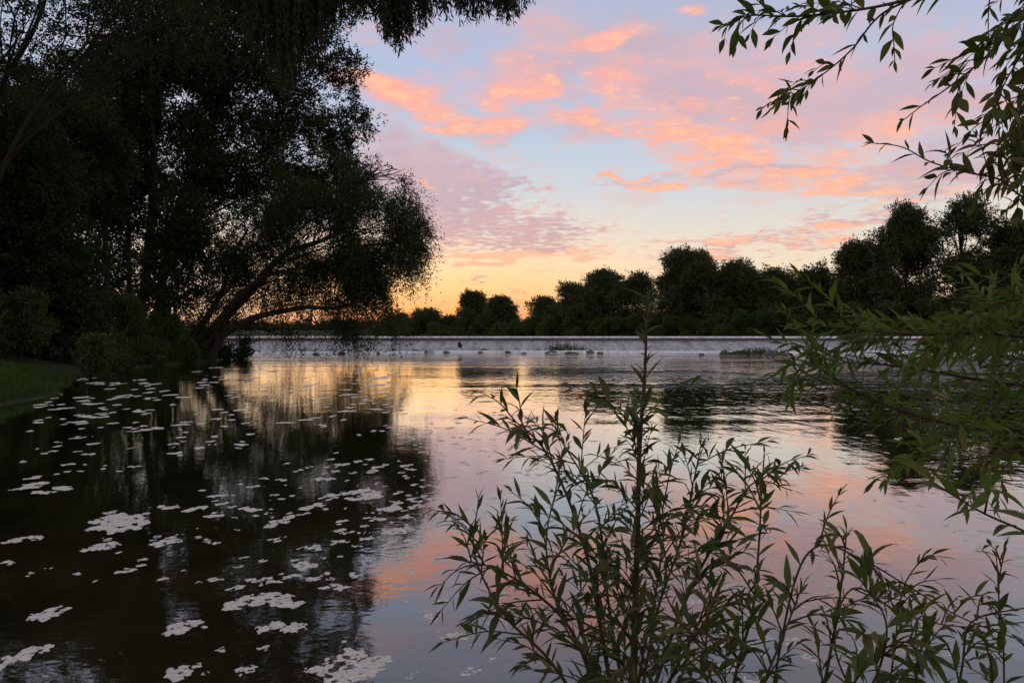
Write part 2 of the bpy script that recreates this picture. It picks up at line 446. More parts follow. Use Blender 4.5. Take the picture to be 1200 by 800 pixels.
def fill(cards, clumps, ntwig, per, leaf, droop=0.0, twig=0.5, ragged=1.0, hole=-.35, hs=.9, slim=.5, shell=2.2, spread=1.0):
    cl = np.asarray(clumps, float)
    wgt = (cl[:, 3] * cl[:, 4] * cl[:, 5]) ** (2 / 3) * (cl[:, 6] if cl.shape[1] > 6 else 1)
    k = rng.choice(len(cl), ntwig, p=wgt / wgt.sum())
    u = randdir(ntwig)
    r = rng.random(ntwig) ** (1 / shell)
    ph = rng.random() * 6
    r = r * (1 + ragged * .28 * gap(u * 3 + cl[k, :3], .8, ph))
    c = cl[k, :3] + u * cl[k, 3:6] * r[:, None]
    keep = gap(c, hs, ph + 2) > hole
    c = c[keep]; u = u[keep]
    n = len(c)
    ax = norm(u * (1 - droop) + randdir(n) * .55 * (1 - droop * .6) + np.array([0, 0, -1.0]) * droop * 1.6 + np.array([0, 0, .15]))
    L = twig * (.5 + rng.random(n))
    t = rng.random((n, per))
    sag = -droop * .35 * (t ** 2)
    p = c[:, None, :] + ax[:, None, :] * (t * L[:, None])[..., None] + rng.normal(size=(n, per, 3)) * (leaf * .55 * spread)
    p[..., 2] += sag * L[:, None]
    d = ax[:, None, :] * .8 + rng.normal(size=(n, per, 3)) * (.75 - .35 * droop)
    p = p.reshape(-1, 3); d = d.reshape(-1, 3)
    m = len(p)
    l = leaf * (.6 + .8 * rng.random(m))
    cards.add(p, d, rng.normal(size=(m, 3)), l, l * slim * (.8 + .4 * rng.random(m)))
    return c

def limb(tb, trunk, c, r, sides=5, wob=.06):
    """a limb leaving the trunk below the clump it carries"""
    c = np.asarray(c, float)
    z = trunk[:, 2]
    want = trunk[0][2] + (c[2] - trunk[0][2]) * .62
    cost = np.abs(z - want) + .35 * np.linalg.norm(trunk[:, :2] - c[:2], axis=1)
    i = int(np.argmin(cost[:-1])); a = trunk[i]
    L = np.linalg.norm(c - a)
    m1 = a + (c - a) * .35 + np.array([0, 0, L * .06]) + rng.normal(size=3) * L * wob
    m2 = a + (c - a) * .7 + np.array([0, 0, L * .07]) + rng.normal(size=3) * L * wob
    ln = smoothline([a, m1, m2, c], 4)
    tb.add(ln, r, r * .25, sides)
    return ln

# ------------------------------------------------------------------ terrain
def xl(y):
    return np.interp(y, [-50, 5, 12, 18, 22, 31, 41, 52, 60, 70, 80, 92, 130, 200, 400], [-9, -9.5, -11.5, -12.6, -13.6, -18.3, -21.6, -21.6, -22.6, -27.0, -30.5, -33, -60, -110, -160])
def xr(y):
    return np.interp(y, [-50, 2, 6, 20, 60, 80, 95, 130, 400], [4.5, 5, 7, 20, 52, 66, 72, 80, 120])
def yn(x):
    return 2.3 + .25 * np.sin(x * 1.3) + .12 * np.sin(x * 3.1)
def yf(x):
    return np.interp(x, [-200, -110, -30, -15, 3, 20, 40, 60, 100], [240, 228, 208, 196, 160, 138, 112, 97, 92])
def shoreY(px):
    y = 140.0
    for _ in range(60):
        y = .5 * y + .5 * float(yf((px - 600) / F * y))
    return y
def terrain_h(x, y):
    w = np.minimum(np.minimum(x - xl(y), xr(y) - x), np.minimum(y - yn(x), yf(x) - y))
    ww = w + .35 * np.sin(x * .9 + y * .37) + .3 * np.sin(y * .8 - x * .3)
    ww = np.where(y < 4, w + .06 * np.sin(x * 4), ww)
    step = np.clip((y - 80.5) / 4, 0, 1) * 1.62
    land = np.where(y < 8, .42 * (1 - np.exp(ww / .8)), 1.5 * (1 - np.exp(ww / 6)))
    h = np.where(ww > 0, -np.minimum(ww * .35, 1.0), land) + step
    n = .10 * np.sin(x * .7 + 1.3 * np.sin(y * .4)) + .07 * np.sin(y * 1.1 + x * .5)
    h = h + np.where(ww < -.5, n, 0) * np.clip(-ww / 4, 0, 1)
    far = np.clip((y - 240) / 700, 0, 1)
    return h + far * 4
xs = np.unique(np.concatenate([np.linspace(-3000, -200, 15), np.linspace(-200, -45, 60), np.linspace(-45, -8, 90), np.linspace(-8, 8, 70), np.linspace(8, 80, 90), np.linspace(80, 300, 40), np.linspace(300, 3000, 14)]))
ys = np.unique(np.concatenate([np.linspace(-400, -10, 12), np.linspace(-10, 5, 60), np.linspace(5, 100, 150), np.linspace(100, 260, 90), np.linspace(260, 4000, 30)]))
X, Y_ = np.meshgrid(xs, ys)
Z = terrain_h(X, Y_)
V = np.stack([X, Y_, Z], -1).reshape(-1, 3)
nx, ny = len(xs), len(ys)
ii = (np.arange(ny - 1)[:, None] * nx + np.arange(nx - 1)[None, :]).ravel()
tag(quad_mesh('ground', V, np.stack([ii, ii + 1, ii + 1 + nx, ii + nx], -1), MT['soil'], None, (0, 0, 0), True), None, None, None, 'structure')
def gz(x, y):
    return float(terrain_h(np.array(float(x)), np.array(float(y))))

# water sheets
def sheet(name, pts, z, m):
    me = bpy.data.meshes.new(name); me.from_pydata([(x, y, z) for x, y in pts], [], [tuple(range(len(pts)))]); me.materials.append(m)
    o = bpy.data.objects.new(name, me); C.objects.link(o); o['kind'] = 'structure'; return o
sheet('river', [(-60, -6), (90, -6), (90, 84), (-60, 84)], 0.0, MT['water'])
CREST_Z = 1.62
# crest line of the weir: two straight lengths that meet at a shallow angle
K0 = np.array([-34.5, 83.0]); K1 = np.array([-9.3, 86.5]); K2 = np.array([72.0, 81.0])
sheet('upper_river', [tuple(K0 + [0, .5]), tuple(K1 + [0, .5]), tuple(K2 + [0, .5]), (140, 81), (140, 260), (-200, 260), (-200, 83.5)], CREST_Z, MT['water'])

# ------------------------------------------------------------------ weir
weir = thing('weir', 'long low weir with pale water sheeting down its sloping face across the river', 'weir', (10, 82, 0))
def weir_len(a, b, run, toe_z, name_face):
    a3 = np.array([*a, CREST_Z]); b3 = np.array([*b, CREST_Z])
    n = int(np.linalg.norm(b3 - a3) / .5)
    t = np.linspace(0, 1, n)[:, None]
    base = a3 * (1 - t) + b3 * t
    prof = [(.6, -.02), (.25, .09), (-.08, .08), (-.2, -.10), (-.24, -.34), (-.5, -.44), (-run * .35, -.72), (-run * .7, -1.16), (-run, toe_z - CREST_Z), (-run - .35, toe_z - CREST_Z - .3)]
    rows = []
    for j, (oy, oz) in enumerate(prof):
        r = base + np.array([0, oy, oz])
        if j > 5:
            r = r + np.stack([np.zeros(n), .22 * np.sin(np.arange(n) * .9 + j) + rng.normal(size=n) * .12, rng.normal(size=n) * .03], -1)
        rows.append(r)
    rows = np.array(rows); kk = len(prof)
    # overflow with its sky reflection painted white, then dark crest lip, then water face
    idx = np.arange(kk * n).reshape(kk, n)
    def q(r0, r1):
        return np.stack([idx[r0:r1 - 1, :-1], idx[r0:r1 - 1, 1:], idx[r0 + 1:r1, 1:], idx[r0 + 1:r1, :-1]], -1).reshape(-1, 4)
    V = rows.reshape(-1, 3)
    quad_mesh('overflow', V, q(0, 4), MT['white'], weir, weir.location, True)
    quad_mesh('crest', V, q(3, 6), MT['concrete'], weir, weir.location, False)
    quad_mesh(name_face, V, q(5, kk), MT['cascade'], weir, weir.location, True)
weir_len(K0, K1, 5.6, .22, 'spillway')
weir_len(K1, K2, 6.2, .0, 'spillway')
# low step at the toe of the left length, and the broken water along the foot
def strip(name, a, b, w, z0, z1, m, wob):
    n = 160; t = np.linspace(0, 1, n)
    x = a[0] + (b[0] - a[0]) * t; y = a[1] + (b[1] - a[1]) * t
    ph = rng.random() * 6
    o1 = wob * (np.sin(t * 37 + ph) + .6 * np.sin(t * 91)) * .5
    rows = [np.stack([x, y + 0 * t, np.full(n, z1)], -1), np.stack([x, y - w * .5 + o1 * .5, np.full(n, z1) + .03 * np.sin(t * 70)], -1), np.stack([x, y - w + o1, np.full(n, z0)], -1)]
    V = np.array(rows).reshape(-1, 3); idx = np.arange(3 * n).reshape(3, n)
    f = np.stack([idx[:-1, :-1], idx[:-1, 1:], idx[1:, 1:], idx[1:, :-1]], -1).reshape(-1, 4)
    return quad_mesh(name, V, f, m, weir, weir.location, True)
strip('apron', K0 + [0, -5.5], K1 + [0, -5.4], 1.5, -.1, .16, MT['concrete'], .5)
strip('white_water', K0 + [0, -7.0], K1 + [0, -6.8], 1.5, -.05, .16, MT['white'], 1.3)
strip('white_water', K1 + [1, -6.1], K2 + [0, -6.1], 1.4, -.05, .20, MT['white'], 1.3)

# ------------------------------------------------------------------ rocks, driftwood and weeds at the weir's foot
def rock(p, s, label, group=None):
    bm_r = 10; th = np.linspace(0, np.pi, 6); phs = np.linspace(0, 2 * np.pi, bm_r, endpoint=False)
    u = np.stack([np.sin(th)[:, None] * np.cos(phs), np.sin(th)[:, None] * np.sin(phs), np.cos(th)[:, None] * np.ones(bm_r)], -1)
    d = 1 + .35 * gap(u.reshape(-1, 3) * 2.2, .9, rng.random() * 9).reshape(6, bm_r)[..., None]
    v = u * d; v[0] = v[0].mean(0); v[-1] = v[-1].mean(0)
    v = (v * np.array(s)).reshape(-1, 3) + np.array(p)
    i = (np.arange(5)[:, None] * bm_r + np.arange(bm_r)).ravel(); j = (np.arange(5)[:, None] * bm_r + (np.arange(bm_r) + 1) % bm_r).ravel()
    v = v + rng.normal(size=v.shape) * np.array(s) * .10
    o = quad_mesh('rock', v, np.stack([i, j, j + bm_r, i + bm_r], -1), MT['rock'], None, tuple(p), False)
    return tag(o, label, 'rock', group)
rock_px = [(548, 411.5, .9), (562, 412.5, .6), (575, 411.8, 1.0), (590, 413, .5), (486, 412.5, .8), (500, 411.8, .6), (470, 413, .7), (440, 414, .6),
           (612, 414, .5), (650, 413, .9), (676, 414, .7), (700, 414, .5), (820, 415, .6), (846, 414.5, .9), (872, 415, 1.2), (895, 416, 1.0), (915, 416, .8), (960, 416.5, .7), (544, 412.4, .7), (553, 413, .5), (567, 411.2, .9), (583, 412.2, .6), (597, 411.6, .8), (604, 413.4, .4), (622, 412.6, .6), (532, 413, .5), (520, 412.2, .7), (636, 413.4, .5), (690, 413.2, .5), (410, 414.5, .8), (365, 415.5, .7)]
for px, py, s in rock_px:
    p = W(px + rng.normal() * 5, py + rng.normal() * .5)
    s *= rng.uniform(.45, .85)
    rock(p, (s * rng.uniform(.9, 1.6), s * .7, s * rng.uniform(.3, .6)), 'small dark wet rock breaking the surface at the foot of the weir', 'rocks along the foot of the weir')
# driftwood stump and log
p = W(539, 412)
st = thing('tree_stump', 'dark upright driftwood stump standing in the shallows below the weir', 'stump', p)
tb = Tubes(); tb.add(smoothline([p + [0, 0, -.3], p + [.03, 0, .4], p + [-.05, 0, .95], p + [-.02, 0, 1.0]], 3), .28, .16, 8); tb.add([p + [0, 0, .5], p + [.3, -.1, .8]], .09, .05)
tb.build('trunk', MT['bark'], st, p)
p = W(570, 411)
lg = thing('driftwood_log', 'dark driftwood log lying among rocks below the weir', 'log', p)
tb = Tubes(); tb.add(smoothline([p + [-2.2, .2, .2], p + [-.6, -.1, .34], p + [1.0, 0, .25], p + [2.4, .3, .3]], 4), .22, .1, 8); tb.add(smoothline([p + [.6, 0, .3], p + [1.0, -.2, .8], p + [1.2, -.2, 1.1]], 3), .07, .03)
tb.build('trunk', MT['bark'], lg, p)

# ------------------------------------------------------------------ trees
def auto_clumps(pxc, hw, top, bot, Y, n, kind='round'):
    out = []
    H = bot - top
    k = 0; lob = rng.random() * 6
    while len(out) < n and k < 2000:
        k += 1
        t = rng.random()               # 0 bottom .. 1 top
        if kind == 'bush':
            prof = math.sqrt(max(0, 1 - (t * .95) ** 2)); lo = 0.0
        elif kind == 'tall':
            prof = math.sin(math.pi * min(1, (.12 + t * .9))) ** .6; lo = .12
        else:
            prof = math.sin(math.pi * min(.97, .30 + .70 * t)) ** .5; lo = .03
        r = (.15 + .15 * rng.random()) * min(hw * 1.5, H * .66)
        a = rng.random() * 2 * np.pi
        prof *= .82 + .28 * math.sin(a * 2 + lob + t * 4.5) + (.2 if rng.random() < .12 else 0)
        rr = math.sqrt(rng.random()) * max(0, hw * prof - r * .6)
        x = pxc + rr * math.cos(a); dep = rr * math.sin(a) / F * Y
        y = bot - H * (lo + (1 - lo) * t)
        y = max(y, top + r * .8)
        q = P(x, y, Y); rm = r / F * Y
        out.append((q[0], Y + dep, q[2], rm * 1.1, rm * 1.1, rm * (.85 if kind != 'tall' else 1.0)))
    return out

G_FAR = 'trees along the far bank above the weir'
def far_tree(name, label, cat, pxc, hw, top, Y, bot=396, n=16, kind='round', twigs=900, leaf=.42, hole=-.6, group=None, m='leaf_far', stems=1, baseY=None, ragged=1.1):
    if group == G_FAR:
        Y = shoreY(pxc) + 7 + 3 * rng.random()
    elif group == 'shrubs lining the far bank above the weir':
        Y = shoreY(pxc) + 1.0 + 1.2 * rng.random(); hw *= 1.25; leaf *= Y / 150
    if group == G_FAR:
        hw *= 1.36; n = int(n * 2.1); twigs *= 1.45
    b = P(pxc, bot, Y); b[2] = gz(b[0], b[1]) - .1
    root = thing(name, label, cat, b, group)
    low = bot - (bot - top) * (.03 if kind != 'bush' else .0)
    cl = auto_clumps(pxc, hw, top, low, Y, n, kind)
    tb = Tubes()
    cl_a = np.array(cl)
    topz = cl_a[:, 2].max()
    for s in range(stems):
        off = rng.normal(size=3) * np.array([.9, .9, 0]) * (stems > 1)
        tr = smoothline([b + off * .3, b + off + np.array([rng.normal() * .25, 0, (topz - b[2]) * .35]), b + off * 1.6 + np.array([rng.normal() * .5, 0, (topz - b[2]) * .68]), b + off * 1.8 + np.array([rng.normal() * .7, 0, (topz - b[2]) * .93])], 6)
        H = topz - b[2]
        tb.add(tr, max(.06, H * .022), .04, 7, .8, .6)
        for c in cl[s::stems]:
            ln = limb(tb, tr, c[:3], max(.035, H * .006))
            for _ in range(4):
                e = np.array(c[:3]) + randdir(1)[0] * np.array(c[3:6]) * .95
                tb.add(smoothline([ln[-4], (ln[-4] + e) / 2 + rng.normal(size=3) * .15, e], 3), H * .0025 + .015, .012, 4)
    tb.build('trunk', MT['bark'], root, b)
    cd = Cards()
    fill(cd, cl, int(twigs * 2.2), 14, leaf * .82, droop=.18, twig=leaf * 2.1, ragged=ragged * 1.5, hole=hole, hs=1.3, slim=.55, spread=1.1)
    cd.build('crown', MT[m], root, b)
    return root

rng = np.random.default_rng(3)
far_tree('tree', 'small flat topped tree just right of the leaning willow, above the weir', 'tree', 466, 22, 368, 200, twigs=520, group=G_FAR, leaf=.5)
far_tree('tree', 'low spreading tree between the leaning willow and the pair of round trees', 'tree', 500, 26, 364, 203, twigs=620, group=G_FAR, leaf=.5)
far_tree('tree', 'smallest shaggy tree touching the left side of the round pair', 'tree', 527, 16, 372, 196, twigs=380, group=G_FAR, leaf=.5)
far_tree('tree', 'left of the pair of isolated round dark trees on the skyline', 'tree', 556, 18, 344, 190, twigs=900, n=12, group=G_FAR, hole=-.9, leaf=.45)
far_tree('tree', 'right, slightly lower of the pair of isolated round dark trees', 'tree', 586, 18, 350, 188, twigs=900, n=12, group=G_FAR, hole=-.9, leaf=.45)
far_tree('tree', 'low tree at the left end of the long dark tree mass', 'tree', 634, 24, 350, 166, twigs=800, group=G_FAR)
far_tree('tree', 'dense domed tree second from the left end of the long tree mass', 'tree', 668, 32, 333, 163, twigs=1300, n=20, group=G_FAR, hole=-.75)
far_tree('tree', 'broad rounded tree with sky showing through its right side', 'tree', 706, 36, 318, 160, twigs=1500, n=22, group=G_FAR, hole=-.6)
far_tree('tree', 'thin see through tree left of the tallest dark dome', 'tree', 747, 24, 322, 158, twigs=620, n=14, group=G_FAR, hole=-.2)
far_tree('tree', 'largest dark domed tree at the middle of the far bank', 'tree', 806, 50, 296, 148, twigs=2400, n=26, group=G_FAR, hole=-.85)
far_tree('tree', 'dark rounded tree joined to the right side of the largest dome', 'tree', 858, 30, 308, 146, twigs=1400, n=18, group=G_FAR, hole=-.8)
far_tree('tree', 'loose topped tree right of the dark domes', 'tree', 905, 32, 318, 136, twigs=1200, n=18, group=G_FAR, hole=-.5, ragged=1.8)
far_tree('tree', 'feathery uneven tree left of the tall right hand trees', 'tree', 950, 34, 312, 130, twigs=1200, n=18, group=G_FAR, hole=-.4, ragged=2.2)
far_tree('tree', 'rounded tree at the left foot of the tall right hand trees', 'tree', 1006, 34, 288, 117, twigs=1500, n=20, group=G_FAR, hole=-.55, leaf=.38)
far_tree('tree', 'tall narrow dark tree with layered crown among the right hand trees', 'tree', 1062, 38, 248, 112, twigs=2100, n=24, kind='tall', group=G_FAR, hole=-.35, leaf=.36)
far_tree('tree', 'tallest tree on the right, its open crown full of sky gaps', 'tree', 1126, 46, 236, 110, twigs=1700, n=26, kind='tall', group=G_FAR, hole=.02, leaf=.36)
far_tree('tree', 'dense dark tree at the right edge of the photo behind the twigs', 'tree', 1196, 48, 262, 104, twigs=2500, n=24, kind='tall', group=G_FAR, hole=-.8, leaf=.36)
far_tree('tree', 'tree filling in low between the open tall tree and the dense edge tree', 'tree', 1150, 40, 312, 108, twigs=1500, n=18, group=G_FAR, hole=-.7, leaf=.36)
far_tree('tree', 'tree beyond the right edge of the photo', 'tree', 1262, 50, 250, 100, twigs=1800, n=22, kind='tall', group=G_FAR, hole=-.7, leaf=.36)

rng = np.random.default_rng(8)
G_SHR = 'shrubs lining the far bank above the weir'
for i, (px, hw, top, Y) in enumerate([(452, 20, 379, 196), (482, 20, 381, 192), (515, 22, 380, 188), (606, 22, 380, 176), (650, 26, 372, 158), (700, 26, 374, 153), (745, 26, 372, 149), (792, 28, 374, 141),
                                   (840, 28, 370, 138), (880, 28, 366, 133), (918, 28, 362, 127), (955, 28, 364, 122), (995, 30, 358, 113), (1040, 30, 356, 108), (1085, 32, 352, 105), (1130, 32, 350, 102), (1178, 34, 345, 99), (1230, 36, 345, 97), (570, 26, 381, 184), (628, 24, 376, 160), (675, 26, 372, 150), (722, 24, 374, 150), (768, 26, 370, 150), (815, 26, 372, 140), (860, 28, 372, 140), (545, 22, 382, 180), (588, 22, 382, 180)]):
    far_tree('shrub', 'dense green shrub in the low hedge of shrubs below the far trees', 'shrub', px, hw, top, Y, n=10, kind='bush', twigs=520, leaf=.36, hole=-.9, group=G_SHR, m='leaf_shrub', stems=2)

# low green shrubs growing on the weir and at its foot
def tuft(px, py, wpx, hpx, label, n=150):
    p = W(px, py); root = thing('reed_clump', label, 'reeds', p)
    m = p[1] / F
    x = rng.normal(size=n) * wpx * m * .36; y = rng.normal(size=n) * .5
    h = hpx * m * (.35 + .75 * rng.random(n)) * np.exp(-(x / (wpx * m * .8)) ** 2)
    cd = Cards()
    pos_ = p + np.stack([x, y, np.full(n, -.05)], -1)
    lean = np.stack([rng.normal(size=n) * .45 + x * .35, rng.normal(size=n) * .4, np.ones(n)], -1)
    cd.add(pos_, lean, rng.normal(size=(n, 3)), h, np.full(n, .09))
    d = norm(lean); k = rng.integers(0, n, n * 3); t = rng.random(n * 3) * .8 + .15
    cd.add(pos_[k] + d[k] * (h[k] * t)[:, None], d[k] * .6 + rng.normal(size=(n * 3, 3)) * .6, rng.normal(size=(n * 3, 3)), .12 + .2 * rng.random(n * 3), .05 + .06 * rng.random(n * 3))
    cd.build('foliage', MT['leaf_shrub'], root, p)
    for a in range(4):
        tb = Tubes()
        q = p + np.array([rng.normal() * wpx * m * .3, rng.normal() * .3, -.1])
        tb.add(smoothline([q, q + [rng.normal() * .15, 0, hpx * m * .5], q + [rng.normal() * .4, 0, hpx * m * .9]], 3), .022, .008, 5)
        tb.build('stem', MT['twig'], root, p)
    for a in range(4):
        q = p + np.array([rng.normal() * wpx * m * .55, -.3 + rng.normal() * .3, 0]); z = rng.uniform(.3, .6)
        rock(q, (z * 1.5, z * .8, z * .45), 'small dark wet rock breaking the surface at the foot of the weir', 'rocks along the foot of the weir')
tuft(522, 411, 70, 13, 'wide low green clump of reeds and twigs where the two lengths of the weir meet', 420)
tuft(664, 412.5, 34, 14, 'ragged clump of reeds and twigs growing in the water below the middle of the weir')
tuft(644, 412, 9, 15, 'narrow thin clump of reeds left of the ragged clump below the weir', 40)
tuft(888, 415, 44, 10, 'low weedy clump of reeds on the stones below the right part of the weir')
tuft(556, 411.5, 22, 5, 'lowest scruffy clump of weeds among driftwood below the weir', 70)

# distant wood on the skyline seen under the leaning willow: one mass
cd = Cards()
cl = []
for px in np.arange(180, 560, 6):
    Y = 330 + rng.normal() * 12
    top = 381 + 2.5 * math.sin(px * .06) + rng.normal() * 1.4 - (3 if px > 400 else 0)
    q = P(px, (top + 393) / 2, Y); hz = (393 - top) / 2 / F * Y
    cl.append((q[0], q[1], q[2], 3.2, 4, hz))
for px in np.arange(900, 1500, 14):
    Y = 300 + rng.normal() * 10; q = P(px, 375, Y); cl.append((q[0], q[1], q[2], 6, 5, 7))
fill(cd, cl, 9000, 10, 1.2, 0, 2.2, 1.2, -2, 3, .6)
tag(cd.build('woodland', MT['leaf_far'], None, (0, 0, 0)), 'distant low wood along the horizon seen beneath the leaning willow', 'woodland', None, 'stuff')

# ---- the left bank
def px_clumps(lst, Y, jit=1.2, flat=1.0):
    o = []
    for c in lst:
        px, py, r = c[:3]; w = c[3] if len(c) > 3 else 1.0; yy = Y + (c[4] if len(c) > 4 else rng.normal() * jit)
        q = P(px, py, yy); rm = r / F * yy
        o.append((*q, rm, rm * .9, rm * flat, w))
    return o
def bank_tree(name, label, trunks, clumps, Y, twigs, leaf, droop, twig, hole, m, r0=.32, group=None, per=16, cat='tree', ragged=1.1, slim=.5, hs=.9, twig_lines=5, shell=2.2, dense=1.7, big=1.35, lr=.24):
    """trunks: lists of (px, py) from the ground up"""
    first = np.array([P(px, py, Y) for px, py in trunks[0]])
    b = first[0].copy(); b[2] = gz(b[0], b[1]) - .1
    root = thing(name, label, cat, b, group)
    lines = []
    for i, t in enumerate(trunks):
        ln = np.array([P(px, py, Y + (0 if i == 0 else rng.normal() * .5)) for px, py in t])
        ln[0][2] = min(ln[0][2], gz(ln[0][0], ln[0][1]) - .1)
        lines.append(smoothline(ln, 6))
    cl = px_clumps(clumps, Y)
    # every clump goes to the trunk whose line passes closest
    tubes = [Tubes() for _ in lines]
    for i, ln in enumerate(lines):
        rr = r0 * (1 if i == 0 else .72)
        tubes[i].add(ln, rr, rr * .28, 9, .9, .3)
    for c in cl:
        c3 = np.array(c[:3])
        i = int(np.argmin([np.linalg.norm(l - c3, axis=1).min() for l in lines]))
        ln = limb(tubes[i], lines[i], c3, r0 * lr, 6)
        for _ in range(twig_lines):
            e = c3 + randdir(1)[0] * np.array(c[3:6]) * 1.0
            s = ln[rng.integers(len(ln) // 2, len(ln))]
            tubes[i].add(smoothline([s, (s + e) / 2 + rng.normal(size=3) * .12, e], 3), .045, .014, 4)
    for t in tubes:
        t.build('trunk', MT['bark'], root, b)
    cd = Cards()
    fill(cd, cl, int(twigs * dense), per, leaf * big, droop, twig, ragged, hole, hs, slim, shell)
    cd.build('crown', MT[m], root, b)
    return root

rng = np.random.default_rng(22)
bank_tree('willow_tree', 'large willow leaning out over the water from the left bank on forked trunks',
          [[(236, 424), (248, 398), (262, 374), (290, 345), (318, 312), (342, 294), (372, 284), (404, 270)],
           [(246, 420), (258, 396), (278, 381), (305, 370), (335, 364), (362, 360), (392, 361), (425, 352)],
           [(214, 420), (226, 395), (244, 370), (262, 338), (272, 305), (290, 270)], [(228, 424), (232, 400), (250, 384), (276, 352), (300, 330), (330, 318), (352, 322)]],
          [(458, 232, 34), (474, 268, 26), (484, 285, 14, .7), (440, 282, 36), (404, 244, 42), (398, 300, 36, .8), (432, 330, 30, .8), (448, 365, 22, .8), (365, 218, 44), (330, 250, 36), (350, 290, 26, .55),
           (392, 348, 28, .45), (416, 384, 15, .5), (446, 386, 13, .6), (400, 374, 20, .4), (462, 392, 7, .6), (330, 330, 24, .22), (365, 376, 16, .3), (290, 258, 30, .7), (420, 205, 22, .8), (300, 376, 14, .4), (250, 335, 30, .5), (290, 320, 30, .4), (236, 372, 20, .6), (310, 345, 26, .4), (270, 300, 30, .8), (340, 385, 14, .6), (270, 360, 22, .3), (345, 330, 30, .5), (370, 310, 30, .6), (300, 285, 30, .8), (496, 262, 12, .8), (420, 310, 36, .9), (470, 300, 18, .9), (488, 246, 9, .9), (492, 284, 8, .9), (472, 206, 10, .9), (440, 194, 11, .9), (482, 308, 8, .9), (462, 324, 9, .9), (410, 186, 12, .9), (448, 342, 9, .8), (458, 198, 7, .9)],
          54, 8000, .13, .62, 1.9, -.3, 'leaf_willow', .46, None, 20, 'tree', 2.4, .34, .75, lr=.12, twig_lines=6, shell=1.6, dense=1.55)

G_L = 'trees crowded together on the left bank'
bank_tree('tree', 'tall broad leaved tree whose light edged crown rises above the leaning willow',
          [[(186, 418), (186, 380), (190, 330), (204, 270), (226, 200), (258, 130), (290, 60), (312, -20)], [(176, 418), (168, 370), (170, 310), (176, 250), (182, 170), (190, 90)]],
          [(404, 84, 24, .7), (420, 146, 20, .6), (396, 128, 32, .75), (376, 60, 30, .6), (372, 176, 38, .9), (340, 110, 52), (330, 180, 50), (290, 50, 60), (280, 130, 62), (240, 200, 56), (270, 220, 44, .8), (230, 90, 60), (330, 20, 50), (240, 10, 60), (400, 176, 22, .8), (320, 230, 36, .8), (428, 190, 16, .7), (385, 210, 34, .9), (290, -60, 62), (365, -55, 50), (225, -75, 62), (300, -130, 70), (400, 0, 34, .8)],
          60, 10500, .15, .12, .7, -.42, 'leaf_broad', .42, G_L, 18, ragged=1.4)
bank_tree('tree', 'dark tree with slim upright trunk filling the middle of the left bank behind the willow',
          [[(160, 418), (163, 380), (170, 330), (178, 280), (182, 220), (180, 140), (170, 60)], [(148, 418), (150, 370), (152, 320), (150, 260), (140, 190)]],
          [(170, 110, 60), (200, 180, 56), (150, 200, 58), (130, 140, 52), (215, 255, 40, .8), (160, 250, 40, .7), (130, 260, 30, .5), (100, 110, 45, .5), (190, 40, 50, .7), (250, 290, 28, .35), (225, 320, 26, .5), (120, 225, 40, .8), (180, 300, 32, .7), (150, 320, 28, .7), (205, 345, 26, .9), (120, 320, 24, .6), (222, 290, 34, .8), (170, 355, 26, .8), (165, -60, 60), (105, -55, 55), (130, -130, 70), (140, 10, 44, .7), (160, 85, 45), (110, 105, 42), (205, 75, 48)],
          54, 7600, .15, .1, .7, -.42, 'leaf_broad', .36, G_L, 18)
bank_tree('tree', 'dark ivy clad tree with a thin straight trunk left of the slim trunks',
          [[(124, 420), (124, 380), (126, 320), (122, 260), (112, 190), (96, 120)], [(112, 420), (104, 370), (96, 320), (80, 260)]],
          [(100, 180, 56), (70, 230, 52), (110, 250, 36, .7), (60, 160, 55), (40, 118, 40, .9), (85, 110, 38, .9), (90, 295, 26, .45), (130, 300, 22, .25), (56, 290, 46), (150, 330, 24, .35)],
          47, 3800, .14, .1, .65, -.42, 'leaf_broad', .26, G_L, 18)
bank_tree('tree', 'nearest dark tree at the left edge of the photo over the grass',
          [[(30, 424), (28, 380), (30, 320), (24, 240), (14, 150)], [(52, 424), (58, 370), (66, 310), (60, 240)]],
          [(20, 200, 66), (50, 280, 56), (10, 290, 60), (40, 350, 50), (80, 330, 44), (10, 150, 45, .6), (-40, 220, 70), (-30, 320, 70), (10, 385, 36), (70, 380, 36)],
          38, 4400, .13, .1, .55, -.8, 'leaf_broad', .24, G_L, 18)
bank_tree('tree', 'open tree at the top left corner with sky between its fine twigs',
          [[(-60, 430), (-50, 330), (-30, 210), (0, 110), (40, 40), (70, -40)], [(-60, 400), (-20, 260), (30, 150), (90, 80), (130, 20)]],
          [(30, 40, 55, .6), (90, 30, 55, .6), (140, 40, 45, .6), (60, -20, 60, .7), (10, 90, 45, .8), (160, 0, 50, .9), (-40, 60, 60, .9), (110, 70, 38, .5), (200, 30, 50, .9), (250, 20, 50, .9), (20, -100, 70), (90, -120, 60), (-40, -60, 60)],
          33, 1500, .12, .1, .6, -.25, 'leaf_broad', .22, G_L, 16, dense=2.1, big=1.1)
bank_tree('tree', 'thin young tree with a slender stem right of the dark slim trunks',
          [[(198, 420), (200, 385), (199, 350), (206, 310), (214, 270)]],
          [(206, 300, 26, .5), (214, 270, 30, .7), (192, 340, 20, .5), (230, 350, 20, .4), (240, 300, 24, .4)],
          52, 620, .14, .15, .6, -.4, 'leaf_broad', .12, G_L, 16)
G_U = 'undergrowth shrubs beneath the left bank trees'
